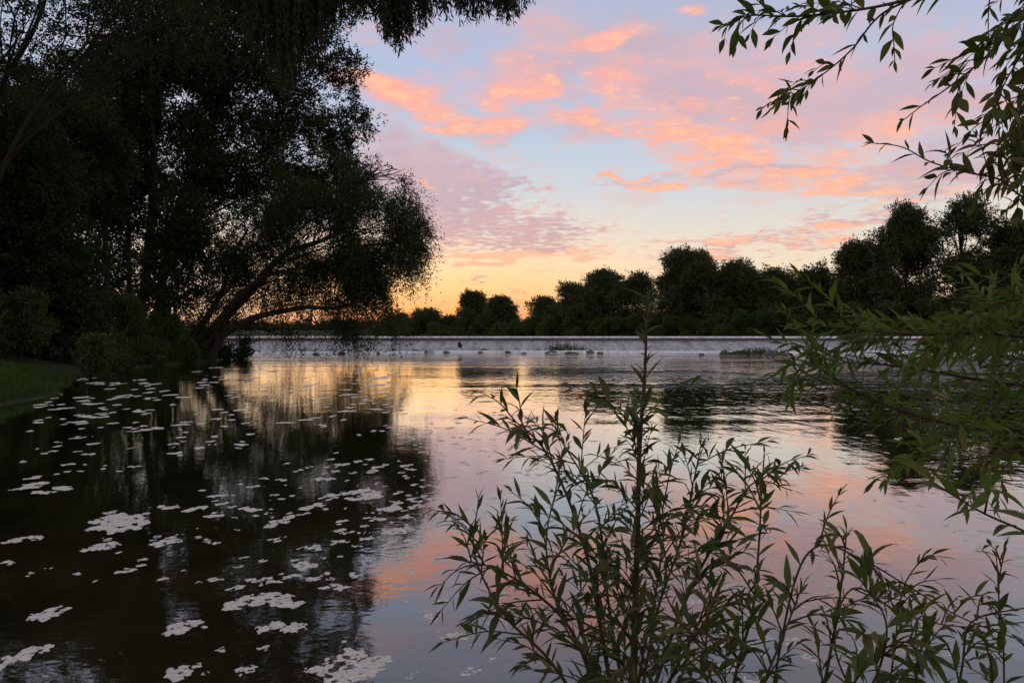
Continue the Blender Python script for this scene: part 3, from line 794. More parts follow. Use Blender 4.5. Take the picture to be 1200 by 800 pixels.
for px, hw, top, Y, bot, lb in [(20, 60, 345, 34, 425, 'dark shrub above the grass at the left edge of the photo'), (92, 50, 350, 40, 424, 'dark rounded shrub between the grass and the slim trunks'),
                                (150, 46, 352, 46, 424, 'dark shrub at the feet of the slim upright trunks'), (200, 36, 368, 50, 424, 'dark shrub at the left foot of the leaning willow'), (285, 16, 394, 58, 421, 'wispy low shrub at the right foot of the leaning willow'),
                                (104, 24, 398, 33, 436, 'low dark shrub at the waterline right of the grass'), (136, 24, 396, 39, 430, 'low dark shrub at the waterline below the slim upright trunks'), (172, 26, 396, 45, 427, 'low wide dark shrub at the waterline midway between the grass and the leaning willow'), (206, 24, 398, 49, 425, 'dark waterline shrub left of the foot of the leaning willow'), (232, 20, 404, 53, 425, 'low dark shrub hiding the foot of the leaning willow trunks'), (262, 14, 406, 56, 422, 'smallest dark shrub at the waterline just right of the leaning willow trunks'), (120, 60, 335, 58, 420, 'dark background shrub behind the slim trunks'), (40, 70, 325, 50, 420, 'tallest dark background shrub behind the left edge trees')]:
    far_tree('shrub', lb, 'shrub', px, hw, top, Y, bot=bot, n=14, kind='bush', twigs=900 if hw > 20 else 120, leaf=.15, hole=-.9, group=G_U, m='leaf_shrub', stems=3)
# further trees on the left bank out of the frame (they close the bank to the left)
bank_tree('tree', 'big dark tree beyond the left edge of the photo', [[(-140, 450), (-140, 350), (-130, 250), (-120, 120)]],
          [(-140, 200, 90), (-100, 300, 80), (-190, 300, 90), (-140, 110, 70), (-60, 380, 50)], 30, 2200, .15, .1, .7, -.8, 'leaf_broad', .3, G_L, 16)

# ---- grass on the left bank
ng = 22000
gy = rng.uniform(17.5, 31, ng); gx = xl(gy) - rng.random(ng) ** 1.3 * 9 - .05
gzv = terrain_h(gx, gy)
ok = gzv > .03; gx, gy, gzv = gx[ok], gy[ok], gzv[ok]
cd = Cards(); n = len(gx)
hgt = .16 + .22 * rng.random(n) * (1 + .6 * np.sin(gx * 1.3 + gy * .7))
cd.add(np.stack([gx, gy, gzv - .02], -1), np.stack([rng.normal(size=n) * .35, rng.normal(size=n) * .35, np.ones(n)], -1), rng.normal(size=(n, 3)), hgt, np.full(n, .03))
tag(cd.build('grass', MT['grass'], None, (0, 0, 0)), 'bright green grass growing on the sloping left bank', 'grass', None, 'stuff')

# ------------------------------------------------------------------ foam on the water
rng = np.random.default_rng(5)
def foam_mesh(parts, cell):
    """parts: list of (x, y, r); a lumpy raft whose rim dips under the surface"""
    pr = np.array(parts)
    x0, x1 = (pr[:, 0] - pr[:, 2]).min() - cell * 2, (pr[:, 0] + pr[:, 2]).max() + cell * 2
    y0, y1 = (pr[:, 1] - pr[:, 2]).min() - cell * 2, (pr[:, 1] + pr[:, 2]).max() + cell * 2
    nx = max(4, int((x1 - x0) / cell)); ny = max(4, int((y1 - y0) / cell))
    gx, gy = np.meshgrid(np.linspace(x0, x1, nx), np.linspace(y0, y1, ny))
    f = np.full(gx.shape, -1.0)
    for x, y, r in parts:
        f = np.maximum(f, 1 - np.hypot(gx - x, (gy - y)) / r)
    for _ in range(int(len(parts) * .35)):
        x, y, q = parts[rng.integers(len(parts))]; q = q * rng.uniform(.3, .75); x += rng.normal() * q * 1.3; y += rng.normal() * q * 1.3
        f = np.minimum(f, np.hypot(gx - x, gy - y) / q * 1.3 - 1.0)
    ph = rng.random() * 9; s = pr[:, 2].mean()
    f = f - .05 + .3 * np.sin(gx / s * 2.3 + ph + 1.5 * np.sin(gy / s * 1.9)) * np.sin(gy / s * 2.7 + ph * 2) + rng.normal(size=f.shape) * .04
    hh = min(.016, s * .16)
    z = np.where(f > 0, hh * np.sqrt(np.clip(f * 2, 0, 1)) * (1 + .35 * rng.normal(size=f.shape)) + .002, np.clip(f * .05, -.012, -.003))
    V = np.stack([gx, gy, z], -1).reshape(-1, 3)
    i = (np.arange(ny - 1)[:, None] * nx + np.arange(nx - 1)[None, :])
    pos_ = (f > 0)
    keep = pos_[:-1, :-1] | pos_[1:, :-1] | pos_[:-1, 1:] | pos_[1:, 1:]
    i = i[keep]
    return V, np.stack([i, i + 1, i + 1 + nx, i + nx], -1)
def raft(px, py, wpx, hpx, n=9, tilt=.0, fine=1.0):
    """small lumps of foam strung along a drifting, ragged strip that spans wpx by hpx"""
    c = W(px, py)
    w = wpx * c[1] / F / 2; h = hpx / 2 * c[1] ** 2 / (CAMZ * F)
    out = []; u = rng.uniform(-.5, .5)
    for k in range(n):
        t = -1 + 2 * (k + rng.random()) / n
        u = np.clip(u * .75 + rng.normal() * .55, -1, 1)
        r = min(h, w) * rng.uniform(.10, .34) * fine
        env = math.sqrt(max(.05, 1 - t * t * .8))
        x, y = c[0] + t * max(w - r, 0), c[1] + tilt * t * h + u * env * max(h - r, 0)
        out.append((x, y, r))
        for _ in range(2):
            a = rng.random() * 6.3; q = r * rng.uniform(.35, .7)
            out.append((x + math.cos(a) * r, y + math.sin(a) * r * 1.2, q))
        if k and rng.random() < .7:
            b = out[-4]
            out.append(((x + b[0]) / 2, (y + b[1]) / 2, min(r, b[2]) * .75))
    return out
big = [(22, 772, 50, 30, 'grey foam raft in the lower left corner of the photo'),
       (54, 720, 42, 20, 'foam patch above the raft in the lower left corner'),
       (213, 735, 42, 24, 'lone foam patch midway between the lower left corner and the long double raft'),
       (212, 786, 38, 28, 'ragged foam patch at the bottom edge left of the big raft'),
       (288, 785, 30, 18, 'small foam patch at the bottom edge beside the big raft'),
       (414, 780, 96, 44, 'largest lumpy foam raft at the bottom edge'),
       (308, 706, 104, 26, 'long pale foam raft, upper one of the double raft'),
       (328, 738, 72, 18, 'long pale foam raft, lower one of the double raft'),
       (508, 722, 30, 18, 'foam patch in the sky reflection left of the sapling'),
       (534, 748, 44, 12, 'flat foam patch touching the left leaves of the sapling'),
       (354, 666, 40, 16, 'foam patch just above the double raft'),
       (302, 680, 38, 9, 'thin foam streak just above the long double raft'),
       (196, 635, 36, 14, 'foam patch right of the large dull foam cluster under the dark reflection'),
       (140, 612, 84, 26, 'large dull foam cluster in the dark tree reflection'),
       (120, 640, 40, 16, 'foam patch below the dull cluster in the dark reflection'),
       (24, 634, 44, 12, 'foam streak by the left edge of the photo'),
       (326, 612, 30, 18, 'forked foam patch in the middle of the dark tree reflection'),
       (458, 594, 26, 16, 'round foam patch at the edge of the dark tree reflection'),
       (430, 578, 50, 14, 'long foam patch near the right edge of the dark tree reflection'),
       (484, 636, 30, 12, 'foam patch on the boundary between dark and sky reflection'),
       (468, 622, 40, 10, 'foam streak just above the boundary foam patch')]
for px, py, w, h, lb in big:
    w *= .86; h *= .8
    parts = raft(px, py, w * 1.05, h * 1.15, int(9 + w * .22 + h * .25), rng.uniform(-.2, .4), 1.15 if w < 60 else 1.0)
    c = W(px, py)
    V, f = foam_mesh(parts, .0085 * c[1] / 4)
    o = quad_mesh('foam_patch', V, f, MT['foam'], None, tuple(c), True)
    tag(o, lb, 'foam', 'drifting foam rafts')
small = []
def scatter(n, x0, x1, y0, y1, w0, w1, asp, cond=None):
    k = 0
    while k < n:
        px, py = rng.uniform(x0, x1), rng.uniform(y0, y1)
        if cond and not cond(px, py):
            continue
        q = W(px, py); band = math.sin(q[0] * .9 + q[1] * .22 + 1.2 * math.sin(q[1] * .31)) + .6 * math.sin(q[0] * 2.1 - q[1] * .5)
        if band < rng.uniform(-1.3, .9):
            continue
        wv = (w0 * .5 + (w1 - w0) * rng.random() ** 2.6) * .72 * (py - HOR) / 250
        small.append((px, py, wv, max(1.4, wv * asp * rng.uniform(.7, 1.3)))); k += 1
inl = lambda x, y: y > 482 - x * .55 or x > 110
scatter(130, 20, 490, 500, 610, 10, 64, .24, inl)
scatter(70, 380, 520, 540, 660, 8, 44, .34)
scatter(60, 470, 760, 470, 560, 10, 40, .16)
scatter(190, 40, 470, 430, 505, 16, 90, .12, inl)
scatter(55, 0, 420, 600, 690, 12, 40, .36)
scatter(10, 20, 480, 690, 800, 8, 24, .5)
scatter(34, 470, 640, 480, 620, 18, 50, .3)
scatter(30, 470, 620, 630, 800, 10, 36, .45)
scatter(40, 880, 1200, 620, 790, 12, 46, .4)
scatter(60, 700, 1200, 560, 720, 24, 60, .3)
scatter(22, 780, 1200, 700, 800, 24, 60, .42)
scatter(26, 800, 1200, 480, 560, 20, 60, .16)
VV, FF, off = [], [], 0
for px, py, w, h in small:
    c = W(px, py)
    cell = max(.012, .0030 * c[1])
    parts = raft(px, py, w, h, rng.integers(4, 10), rng.uniform(-.3, .6), 1.25)
    parts = [(x, y, max(r, cell * .95)) for x, y, r in parts]
    V, f = foam_mesh(parts, cell)
    VV.append(V); FF.append(f + off); off += len(V)
tag(quad_mesh('foam', np.vstack(VV), np.vstack(FF), MT['foam'], None, (0, 0, 0), True), 'scattered flecks and streaks of drifting foam on the water', 'foam', None, 'stuff')

# ------------------------------------------------------------------ near leaves (curved blades with a folded midrib)
class Blades:
    def __init__(self):
        self.V = []; self.F = []; self.var = []; self.n = 0
    def add(self, p, d, nrm, l, w, droop=.25, fold=.35, curl=0.0):
        """arrays: base point, direction, upper side, length, width"""
        n = len(p); d = norm(d); s = norm(np.cross(d, nrm)); up = np.cross(s, d)
        K = 6
        t = np.linspace(0, 1, K)
        prof = np.array([.06, .62, 1.0, .86, .5, .02])
        pts = []
        ang = (np.asarray(droop)[:, None] * t[None, :] ** 1.3)
        # bend towards the ground along the blade
        step = np.zeros((n, K, 3)); step[:, 0] = 0
        cur = p.copy(); rows = []
        for k in range(K):
            dd = norm(d + np.array([0, 0, -1.0]) * ang[:, k:k + 1] + up * (np.asarray(curl)[:, None] * (t[k] - .4)))
            if k > 0:
                cur = cur + dd * (l[:, None] / (K - 1))
            hw = (w * .5 * prof[k])[:, None]
            rows.append(np.stack([cur - s * hw + up * hw * fold, cur, cur + s * hw + up * hw * fold], 1))
        V = np.stack(rows, 1)          # n, K, 3, 3
        self.V.append(V.reshape(-1, 3))
        base = np.arange(n)[:, None, None] * (K * 3) + np.arange(K - 1)[None, :, None] * 3 + np.arange(2)[None, None, :]
        f = np.stack([base, base + 1, base + 4, base + 3], -1).reshape(-1, 4) + self.n
        self.F.append(f); self.n += n * K * 3
        self.var.append(np.repeat(rng.random(n), (K - 1) * 2))
    def build(self, name, m, parent, origin):
        return quad_mesh(name, np.vstack(self.V), np.vstack(self.F), m, parent, origin, True, np.concatenate(self.var))

def leafy(bl, line, leaf_l, gapm, start=.1, ratio=.2, ang=.95, droop=.5, taper=.6, tip=True):
    """leaves set spirally along a shoot"""
    seg = np.linalg.norm(np.diff(line, axis=0), axis=1); cum = np.concatenate([[0], np.cumsum(seg)]); L = cum[-1]
    s = np.arange(L * start, L, gapm); s = s + rng.normal(size=len(s)) * gapm * .2
    s = np.clip(s, 0, L)
    if tip:
        s = np.concatenate([s, [L * .99, L]])
    n = len(s)
    p = np.stack([np.interp(s, cum, line[:, i]) for i in range(3)], -1)
    dirs = norm(np.gradient(line, axis=0)); d = norm(np.stack([np.interp(s, cum, dirs[:, i]) for i in range(3)], -1))
    ref = np.array([0, 0, 1.0]) if abs(d[:, 2].mean()) < .8 else np.array([0, 1.0, 0])
    a = norm(np.cross(d, ref)); b = np.cross(d, a)
    ph = np.arange(n) * 2.4 + rng.random() * 6 + rng.normal(size=n) * .35
    rad = a * np.cos(ph)[:, None] + b * np.sin(ph)[:, None]
    al = ang * (1.05 - .35 * s / L) + rng.normal(size=n) * .18
    if tip:
        al[-2:] *= .35
    ld = d * np.cos(al)[:, None] + rad * np.sin(al)[:, None]
    ll = leaf_l * 1.12 * (.45 + .85 * rng.random(n) ** .8) * (1 - (1 - taper) * np.clip((s / L - .55) / .45, 0, 1))
    nr = norm(d * .6 + np.array([0, 0, .8]) + rng.normal(size=(n, 3)) * .35)
    # a few blades are missing or small and curled
    bl.add(p, ld, nr, ll, ll * ratio * (.8 + .4 * rng.random(n)), droop * (.3 + 1.1 * rng.random(n)), .35, rng.normal(size=n) * .25)

def shoot_lines(pts, Y, jitter=0.03):
    """pts: (px, py[, Y])"""
    return smoothline(np.array([P(q[0], q[1], q[2] if len(q) > 2 else Y) for q in pts]), 6)

def side_shoots(tb, bl, line, n, lmin, lmax, leaf, gapm, start=.25, end=.97, r=.0022, ang=.8, up=.25, droop=.5, ratio=.2, second=0):
    """side shoots in turn carry leaves"""
    for k in range(n):
        t = start + (end - start) * (k + rng.random()) / n
        i = min(len(line) - 2, int(t * (len(line) - 1)))
        d = norm(line[i + 1] - line[i]); u = randdir(1)[0]; u = norm(u - d * np.dot(u, d))
        a = ang * (.7 + .6 * rng.random())
        g = norm(d * math.cos(a) + u * math.sin(a) + np.array([0, 0, up]))
        L = rng.uniform(lmin, lmax) * (1.1 - .5 * t)
        q = line[i]
        pts = [q, q + g * L * .5 + np.array([0, 0, .01]), q + norm(g + np.array([0, 0, .12 - droop * .3])) * L]
        ln = smoothline(pts, 4)
        tb.add(ln, r, r * .35, 5)
        leafy(bl, ln, leaf, gapm, .12, ratio, .85, droop)
        if second:
            side_shoots(tb, bl, ln, second, lmin * .5, lmax * .5, leaf * .85, gapm, .3, .9, r * .7, ang, up, droop, ratio)

def plant(name, label, cat, stems, root_xy, leafmat, group=None):
    """stems: dicts with a pixel polyline and how its leaves stand"""
    z = gz(*root_xy); b = np.array([root_xy[0], root_xy[1], z])
    root = thing(name, label, cat, b, group)
    bl = Blades()
    for s in stems:
        tb = Tubes()
        ln = shoot_lines(s['p'], s.get('Y', 1.7))
        if s.get('root', True):
            bb = b + rng.normal(size=3) * np.array([.05, .03, 0]) + np.array([0, 0, -.05])
            ln = np.vstack([smoothline([bb, bb * .45 + ln[0] * .55 + np.array([0, 0, .05]), ln[0]], 4)[:-1], ln])
        tb.add(ln, s.get('r', .006), s.get('r1', .0012), 7, .8)
        if s.get('leaf', 0):
            leafy(bl, ln, s['leaf'], s.get('gap', .03), s.get('start', .35), s.get('ratio', .20), s.get('ang', .95), s.get('droop', .5), s.get('taper', .55))
        if s.get('n', 0):
            side_shoots(tb, bl, ln, s['n'], s['l'][0], s['l'][1], s.get('sleaf', s['leaf'] * .9), s.get('sgap', .02), s.get('s0', .3), s.get('s1', .95), s.get('sr', .002), s.get('sang', .8), s.get('up', .25), s.get('droop', .5), s.get('ratio', .20), s.get('second', 0))
        tb.build('stem', MT['twig'], root, b)
    bl.build('foliage', leafmat, root, b)
    return root

rng = np.random.default_rng(44)
# ---- the osier sapling in the middle of the foreground
D = dict
plant('willow_sapling', 'bushy willow sapling with a tall central leader rising in the middle foreground', 'sapling', [
    D(p=[(742, 840, 1.62), (744, 760, 1.65), (746, 680, 1.68), (748, 600, 1.7), (750, 520, 1.7), (755, 450, 1.7), (757, 405, 1.7), (759, 352, 1.7)], r=.012, r1=.0022, leaf=.062, gap=.013, start=.50, n=32, l=(.08, 0.315), up=.08, sgap=.015, sang=.95, s0=.2, s1=.70, sleaf=.058, second=0, taper=.8, droop=.7),
    D(p=[(720, 830, 1.6), (705, 740, 1.58), (690, 660, 1.6), (668, 590, 1.62), (640, 530, 1.62), (612, 500, 1.6), (592, 488, 1.6)], r=.007, leaf=.062, gap=.020, start=.35, n=16, l=(.08, 0.273), up=.08, sgap=.0155, sang=.95, s0=.3),
    D(p=[(705, 830, 1.55), (670, 740, 1.5), (620, 690, 1.5), (575, 665, 1.5), (530, 655, 1.5)], r=.006, leaf=.058, gap=.02, start=.35, n=16, l=(.08, 0.252), up=.08, sgap=.0155, sang=.95, s0=.3),
    D(p=[(690, 840, 1.45), (640, 770, 1.42), (590, 720, 1.42), (556, 650, 1.45), (560, 590, 1.45)], r=.005, leaf=.05, gap=.02, start=.4, n=12, l=(.07, 0.210), up=.08, sgap=.0155, sang=.95, s0=.3),
    D(p=[(760, 830, 1.7), (790, 740, 1.75), (820, 670, 1.8), (855, 610, 1.8), (885, 565, 1.8), (930, 575, 1.8)], r=.007, leaf=.062, gap=.022, start=.35, n=18, l=(.1, 0.315), up=.08, sgap=.0155, sang=.95, s0=.28),
    D(p=[(750, 830, 1.8), (770, 720, 1.85), (800, 630, 1.9), (812, 570, 1.9), (822, 520, 1.9)], r=.006, leaf=.06, gap=.022, start=.35, n=14, l=(.1, 0.315), up=.08, sgap=.0155, sang=.95, s0=.3),
    D(p=[(735, 830, 1.8), (715, 720, 1.85), (704, 620, 1.9), (690, 570, 1.9), (660, 520, 1.9), (648, 496, 1.9)], r=.006, leaf=.058, gap=.022, start=.4, n=14, l=(.1, 0.294), up=.08, sgap=.0155, sang=.95, s0=.3),
    D(p=[(725, 850, 1.45), (700, 790, 1.42), (660, 730, 1.42), (640, 640, 1.45), (655, 560, 1.5)], r=.005, leaf=.05, gap=.02, start=.3, n=13, l=(.08, 0.231), up=.08, sgap=.0155, sang=.95, s0=.2),
    D(p=[(755, 850, 1.45), (790, 790, 1.42), (815, 740, 1.42), (845, 690, 1.45)], r=.005, leaf=.058, gap=.02, start=.3, n=13, l=(.1, 0.252), up=.08, sgap=.0155, sang=.95, s0=.2),
    D(p=[(745, 850, 1.5), (752, 780, 1.5), (768, 700, 1.52), (778, 620, 1.55), (770, 560, 1.6)], r=.005, leaf=.05, gap=.02, start=.3, n=13, l=(.1, 0.273), up=.08, sgap=.0155, sang=.95, s0=.2),
], (.24, 1.62), MT['leaf_dusk'])

plant('willow_shoot', 'single red stemmed willow shoot with broad top leaves right of the sapling', 'sapling', [
    D(p=[(856, 830, 1.35), (866, 780, 1.36), (884, 710, 1.38), (890, 640, 1.4), (893, 580, 1.4), (896, 532, 1.4)], r=.0045, leaf=.062, gap=.02, start=.4, n=8, l=(.08, 0.210), up=.08, sgap=.0155, sang=.95, s0=.35, ratio=.18, droop=.55),
    D(p=[(850, 840, 1.3), (830, 780, 1.3), (832, 720, 1.3), (850, 670, 1.3)], r=.0035, leaf=.06, gap=.02, start=.3, n=6, l=(.08, 0.189), up=.08, sgap=.0155, sang=.95),
    D(p=[(880, 840, 1.3), (905, 780, 1.3), (925, 730, 1.3), (940, 690, 1.3)], r=.0035, leaf=.06, gap=.02, start=.3, n=8, l=(.08, 0.189), up=.08, sgap=.0155, sang=.95),
], (.38, 1.32), MT['leaf_near'])
plant('willow_shoot', 'slender willow shoot with a small leafy tip standing in front of the lower right water', 'sapling', [
    D(p=[(962, 830, 1.3), (972, 780, 1.3), (984, 710, 1.32), (990, 660, 1.34), (993, 622, 1.35)], r=.004, leaf=.05, gap=.022, start=.4, n=6, l=(.07, 0.168), up=.08, sgap=.0155, sang=.95, ratio=.17),
    D(p=[(1000, 840, 1.25), (1030, 790, 1.25), (1040, 730, 1.25), (1010, 680, 1.25)], r=.0035, leaf=.09, gap=.026, start=.3, n=4, l=(.08, 0.168), up=.08, sgap=.0155, sang=.95, ratio=.24, droop=.9),
    D(p=[(985, 840, 1.25), (1010, 790, 1.22), (1050, 760, 1.22), (1085, 742, 1.22)], r=.0035, leaf=.06, gap=.026, start=.3, n=4, l=(.08, 0.189), up=.08, sgap=.0155, sang=.95, ratio=.2, droop=.8),
], (.56, 1.28), MT['leaf_near'])
plant('willow_shoot', 'tangle of thin arching willow stems sprawling across the lower right corner', 'sapling', [
    D(p=[(900, 850, 1.5), (930, 690, 1.5), (960, 640, 1.5), (1010, 655, 1.5), (1070, 690, 1.5), (1130, 725, 1.5), (1210, 755, 1.5)], r=.003, leaf=.05, gap=.03, start=.4, n=8, l=(.06, 0.168), up=.08, sgap=.0155, sang=.95, s0=.4),
    D(p=[(1040, 850, 1.6), (1050, 760, 1.6), (1060, 690, 1.6), (1085, 650, 1.6)], r=.003, leaf=.058, gap=.026, start=.3, n=6, l=(.08, 0.189), up=.08, sgap=.0155, sang=.95, s0=.3),
    D(p=[(1120, 850, 1.4), (1130, 780, 1.4), (1140, 730, 1.4), (1190, 715, 1.4), (1230, 712, 1.4)], r=.003, leaf=.058, gap=.026, start=.3, n=5, l=(.07, 0.189), up=.08, sgap=.0155, sang=.95, s0=.3),
    D(p=[(1180, 850, 1.5), (1178, 760, 1.5), (1172, 690, 1.5), (1180, 640, 1.5)], r=.0026, leaf=.05, gap=.024, start=.3, n=5, l=(.06, 0.147), up=.08, sgap=.0155, sang=.95, s0=.3),
    D(p=[(1020, 850, 1.7), (980, 760, 1.7), (1000, 690, 1.7), (1060, 720, 1.7), (1130, 735, 1.7), (1220, 728, 1.7)], r=.003, leaf=.05, gap=.03, start=.4, n=5, l=(.06, 0.168), up=.08, sgap=.0155, sang=.95, s0=.4),
    D(p=[(1090, 850, 1.25), (1075, 790, 1.25), (1090, 740, 1.25)], r=.0026, leaf=.06, gap=.024, start=.2, n=3, l=(.07, 0.168), up=.08, sgap=.0155, sang=.95, ratio=.2),
    D(p=[(1150, 860, 1.25), (1165, 800, 1.22), (1160, 765, 1.2), (1156, 752, 1.2)], r=.0026, leaf=.058, gap=.03, start=.3, ratio=.4, droop=1.2),
], (.9, 1.5), MT['leaf_near'])

# ---- the osier bush that reaches in from the right
bush = [
    D(p=[(1330, 520, 2.4), (1230, 505, 2.4), (1150, 502, 2.4), (1080, 488, 2.4), (1020, 466, 2.4), (965, 435, 2.4), (940, 405, 2.4)], r=.010, leaf=.078, gap=.017, start=.25, n=18, l=(.14, .42), s0=.25, ratio=.21, second=0, up=.05, sgap=.018, root=False),
    D(p=[(1330, 470, 2.6), (1230, 455, 2.6), (1150, 445, 2.6), (1060, 430, 2.6), (980, 425, 2.6), (905, 440, 2.6)], r=.009, leaf=.08, gap=.018, start=.25, n=15, l=(.14, .4), s0=.25, ratio=.21, second=0, up=.05, sgap=.018, root=False),
    D(p=[(1330, 430, 2.3), (1230, 400, 2.3), (1150, 390, 2.3), (1080, 392, 2.3), (1000, 385, 2.3), (930, 380, 2.3)], r=.008, leaf=.08, gap=.018, start=.25, n=14, l=(.12, .36), s0=.25, ratio=.21, second=0, up=.05, sgap=.018, root=False),
    D(p=[(1330, 400, 2.5), (1240, 385, 2.5), (1180, 375, 2.5), (1110, 385, 2.5), (1050, 388, 2.5), (1010, 396, 2.5)], r=.008, leaf=.08, gap=.017, start=.2, n=14, l=(.12, .36), s0=.2, ratio=.21, second=0, up=.05, sgap=.018, root=False),
    D(p=[(1330, 420, 2.2), (1260, 365, 2.2), (1210, 350, 2.2), (1150, 362, 2.2), (1120, 385, 2.2)], r=.007, leaf=.078, gap=.018, start=.2, n=11, l=(.12, .3), s0=.2, ratio=.21, second=0, up=.05, sgap=.018, root=False),
    D(p=[(1330, 520, 2.8), (1260, 450, 2.8), (1200, 410, 2.8), (1170, 370, 2.8), (1165, 330, 2.8)], r=.007, leaf=.08, gap=.018, start=.2, n=14, l=(.14, .36), s0=.2, ratio=.21, second=0, up=.05, sgap=.018, root=False),
    D(p=[(1330, 560, 2.1), (1260, 520, 2.1), (1180, 530, 2.1), (1110, 540, 2.1), (1060, 520, 2.1)], r=.006, leaf=.07, gap=.018, start=.3, n=11, l=(.1, .26), s0=.25, ratio=.21, second=0, up=.05, sgap=.018, root=False, droop=.8),
    D(p=[(1330, 450, 3.0), (1250, 430, 3.0), (1190, 420, 3.0), (1120, 410, 3.0), (1060, 410, 3.0)], r=.008, leaf=.078, gap=.018, start=.2, n=21, l=(.2, .46), s0=.2, ratio=.21, second=0, up=.05, sgap=.018, root=False),
    D(p=[(1330, 480, 3.2), (1250, 470, 3.2), (1190, 465, 3.2), (1120, 470, 3.2), (1040, 462, 3.2)], r=.008, leaf=.078, gap=.018, start=.2, n=18, l=(.2, .44), s0=.2, ratio=.21, second=0, up=.05, sgap=.018, root=False),
    D(p=[(1330, 430, 3.4), (1270, 410, 3.4), (1220, 395, 3.4), (1160, 405, 3.4), (1090, 405, 3.4)], r=.008, leaf=.078, gap=.018, start=.2, n=18, l=(.2, .44), s0=.2, ratio=.21, second=0, up=.05, sgap=.018, root=False),
]
plant('willow_bush', 'leafy green willow bush reaching across the water from the right edge', 'bush',
      bush + [D(p=[(1330, 700, 2.3), (1330, 560, 2.35), (1330, 480, 2.4), (1330, 380, 2.4)], r=.03, r1=.012, leaf=0),
              D(p=[(1345, 700, 2.9), (1335, 560, 2.9), (1330, 480, 2.9), (1330, 380, 2.9)], r=.03, r1=.012, leaf=0)],
      (2.2, 2.0), MT['leaf_bright'])
plant('willow_shoot', 'arching twig with long drooping leaves at the right edge above the foam', 'twig', [
    D(p=[(1290, 690, 1.2), (1240, 645, 1.2), (1200, 622, 1.2), (1155, 602, 1.2), (1119, 581, 1.2), (1096, 566, 1.2)], r=.0035, leaf=.092, gap=.03, start=.3, ratio=.2, droop=.5, n=2, l=(.08, .14), s0=.5)],
      (1.3, 1.1), MT['leaf_bright'])

# ---- the overhanging willow whose twigs hang in at the top right
top = [
    D(p=[(1300, -60, 2.1), (1180, -30, 2.1), (1060, 2, 2.1), (1000, 14, 2.1), (930, 21, 2.1), (880, 20, 2.1), (842, 32, 2.1)], r=.007, leaf=.062, gap=.02, start=.4, n=15, l=(.08, .2), s0=.45, up=-.2, droop=.55, ratio=.31, root=False),
    D(p=[(1120, -20, 2.1), (1050, 8, 2.1), (1023, 26, 2.1), (998, 58, 2.1), (965, 87, 2.1), (924, 115, 2.1), (903, 128, 2.1)], r=.004, leaf=.062, gap=.03, start=.3, n=7, l=(.06, .13), s0=.6, up=-.2, droop=.55, ratio=.31, root=False),
    D(p=[(1060, 0, 2.1), (1045, 30, 2.1), (1046, 55, 2.1), (1047, 72, 2.1)], r=.002, leaf=.06, gap=.02, start=.3, droop=.4, ratio=.31, root=False),
    D(p=[(1160, -30, 2.2), (1156, 20, 2.2), (1157, 60, 2.2)], r=.0025, leaf=.06, gap=.05, start=.2, droop=.55, ratio=.31, root=False),
    D(p=[(1290, -40, 2.0), (1230, 0, 2.0), (1196, 25, 2.0), (1171, 50, 2.0), (1142, 78, 2.0), (1105, 107, 2.0), (1080, 124, 2.0), (1057, 142, 2.0)], r=.005, leaf=.06, gap=.032, start=.2, n=10, l=(.08, .2), s0=.2, s1=.7, up=-.15, droop=.55, ratio=.31, root=False),
    D(p=[(1290, 240, 2.0), (1230, 236, 2.0), (1196, 230, 2.0), (1171, 211, 2.0), (1130, 202, 2.0), (1089, 190, 2.0), (1056, 173, 2.0), (1020, 168, 2.0)], r=.004, leaf=.066, gap=.028, start=.3, n=6, l=(.08, .16), s0=.3, s1=.7, up=.0, droop=.45, ratio=.31, root=False),
    D(p=[(1250, -20, 2.0), (1225, 60, 2.0), (1200, 120, 2.0), (1180, 165, 2.0), (1160, 190, 2.0)], r=.004, leaf=.062, gap=.013, start=.1, n=21, l=(.08, .24), s0=.1, up=-.15, droop=.55, ratio=.31, root=False),
    D(p=[(1270, 0, 2.2), (1240, 80, 2.2), (1215, 140, 2.2), (1200, 200, 2.2), (1190, 250, 2.2)], r=.004, leaf=.062, gap=.013, start=.1, n=24, l=(.08, .26), s0=.1, up=-.15, droop=.55, ratio=.31, root=False),
    D(p=[(1290, -50, 1.9), (1240, 10, 1.9), (1205, 50, 1.9), (1170, 110, 1.9), (1160, 150, 1.9)], r=.0035, leaf=.06, gap=.022, start=.1, n=13, l=(.08, .18), s0=.2, up=-.15, droop=.55, ratio=.31, root=False),
    D(p=[(1250, -60, 2.1), (1215, -20, 2.1), (1195, 10, 2.1), (1180, 40, 2.1)], r=.003, leaf=.06, gap=.025, start=.2, n=9, l=(.07, .16), s0=.2, up=-.15, droop=.55, ratio=.31, root=False),
]
plant('willow_tree', 'near willow whose dark hanging twigs reach in at the top right corner', 'tree',
      top + [D(p=[(1330, 600, 2.2), (1320, 300, 2.2), (1300, 100, 2.15), (1290, -50, 2.1), (1285, -160, 2.1)], r=.045, r1=.012, leaf=0)], (2.0, 1.8), MT['leaf_near'])

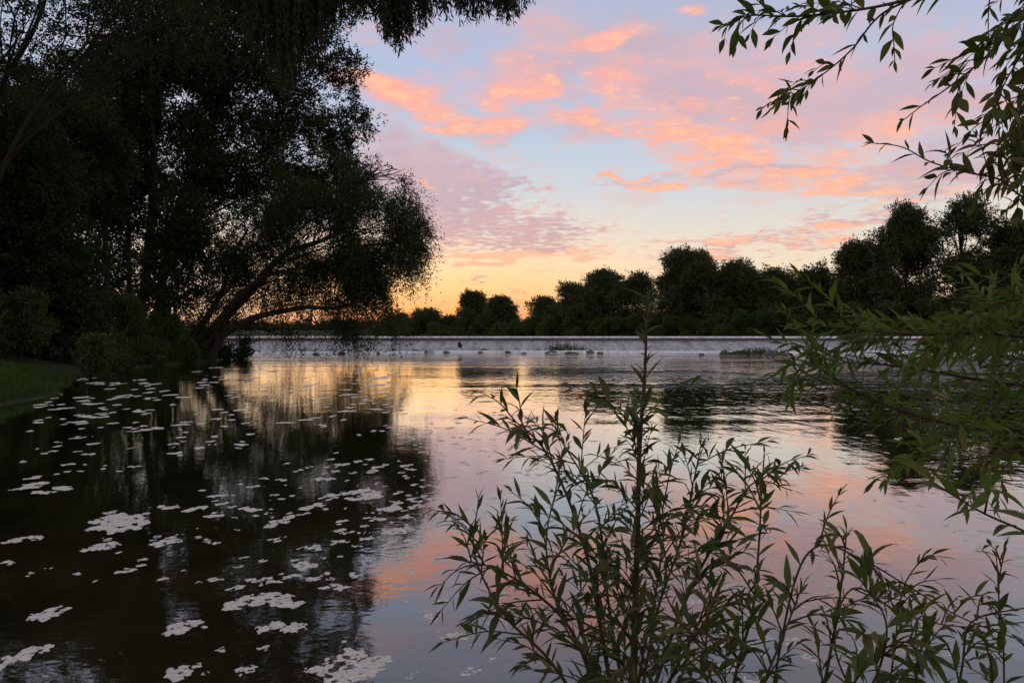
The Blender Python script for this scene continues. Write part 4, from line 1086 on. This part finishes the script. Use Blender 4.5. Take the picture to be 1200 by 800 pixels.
# ---- the willow curtain hanging in at the top of the picture
def curtain():
    b = np.array([-11.5, 12.0, gz(-11.5, 12.0) - .1])
    root = thing('willow_tree', 'overhanging willow whose drooping curtain of leaves hangs in along the top edge', 'tree', b)
    tr = Tubes()
    trunk = smoothline([b, b + [.3, -.1, 2.5], b + [.6, -.3, 5.4], b + [1.2, -.6, 8.6]], 6)
    tr.add(trunk, .34, .16, 10, .9, .5)
    bough = smoothline([trunk[-3], P(180, -60, 11.2), P(300, -75, 10.8), P(420, -60, 10.4), P(520, -45, 10), P(600, -28, 9.8), P(640, -10, 9.7)], 6)
    tr.add(bough, .15, .012, 7)
    bough2 = smoothline([trunk[-5], P(120, -110, 11), P(240, -90, 11), P(350, -60, 11), P(400, -45, 10.8)], 6)
    tr.add(bough2, .12, .02, 7)
    cd = Cards()
    def strand(px0, py0, px1, py1, Y, leaf=.085, dens=46):
        a = P(px0, py0, Y); e = P(px1, py1, Y + rng.normal() * .15)
        mid = (a + e) / 2 + np.array([(e[0] - a[0]) * .25, 0, abs(e[2] - a[2]) * .12])
        ln = smoothline([a, mid, e], 5)
        tr.add(ln, .010, .003, 4)
        seg = np.linalg.norm(e - a); n = max(6, int(seg * dens))
        t = rng.random(n); j = t * (len(ln) - 1); i = np.minimum(j.astype(int), len(ln) - 2); fr = (j - i)[:, None]
        p = ln[i] * (1 - fr) + ln[i + 1] * fr
        d = norm(ln[-1] - ln[0]) * .6 + rng.normal(size=(n, 3)) * .55 + np.array([0, 0, -.45])
        l = leaf * (.55 + .8 * rng.random(n))
        cd.add(p + rng.normal(size=(n, 3)) * .012, d, rng.normal(size=(n, 3)), l, l * .24)
    for _ in range(300):
        px = rng.uniform(285, 395); y1 = np.interp(px, [285, 300, 330, 360, 380, 395], [40, 70, 105, 95, 60, 35]) * rng.uniform(.25, 1.08)
        strand(px - rng.uniform(-12, 25), rng.uniform(-70, -5), px, y1, rng.uniform(10.2, 11.2))
    for _ in range(60):
        px = rng.uniform(395, 430); strand(px - 10, -50, px, rng.uniform(-10, 22), rng.uniform(10, 10.8))
    for _ in range(170):
        px = rng.normal(463, 21); y1 = (66 - abs(px - 468) * 1.05) * rng.uniform(.3, 1.0)
        strand(px - rng.uniform(0, 30), rng.uniform(-55, -10), px, y1, rng.uniform(9.8, 10.4))
    for _ in range(150):
        px = rng.uniform(490, 628); y1 = np.interp(px, [490, 520, 548, 575, 600, 628], [44, 22, 36, 20, 32, 4]) * rng.uniform(.2, 1.0)
        strand(px - rng.uniform(5, 34), rng.uniform(-45, -12), px, y1, rng.uniform(9.6, 10.2))
    for _ in range(110):
        px = rng.uniform(190, 300); strand(px - 10, -60, px, rng.uniform(-30, 30), rng.uniform(10.5, 11.3))
    tr.build('trunk', MT['bark'], root, b)
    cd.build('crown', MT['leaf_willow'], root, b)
curtain()
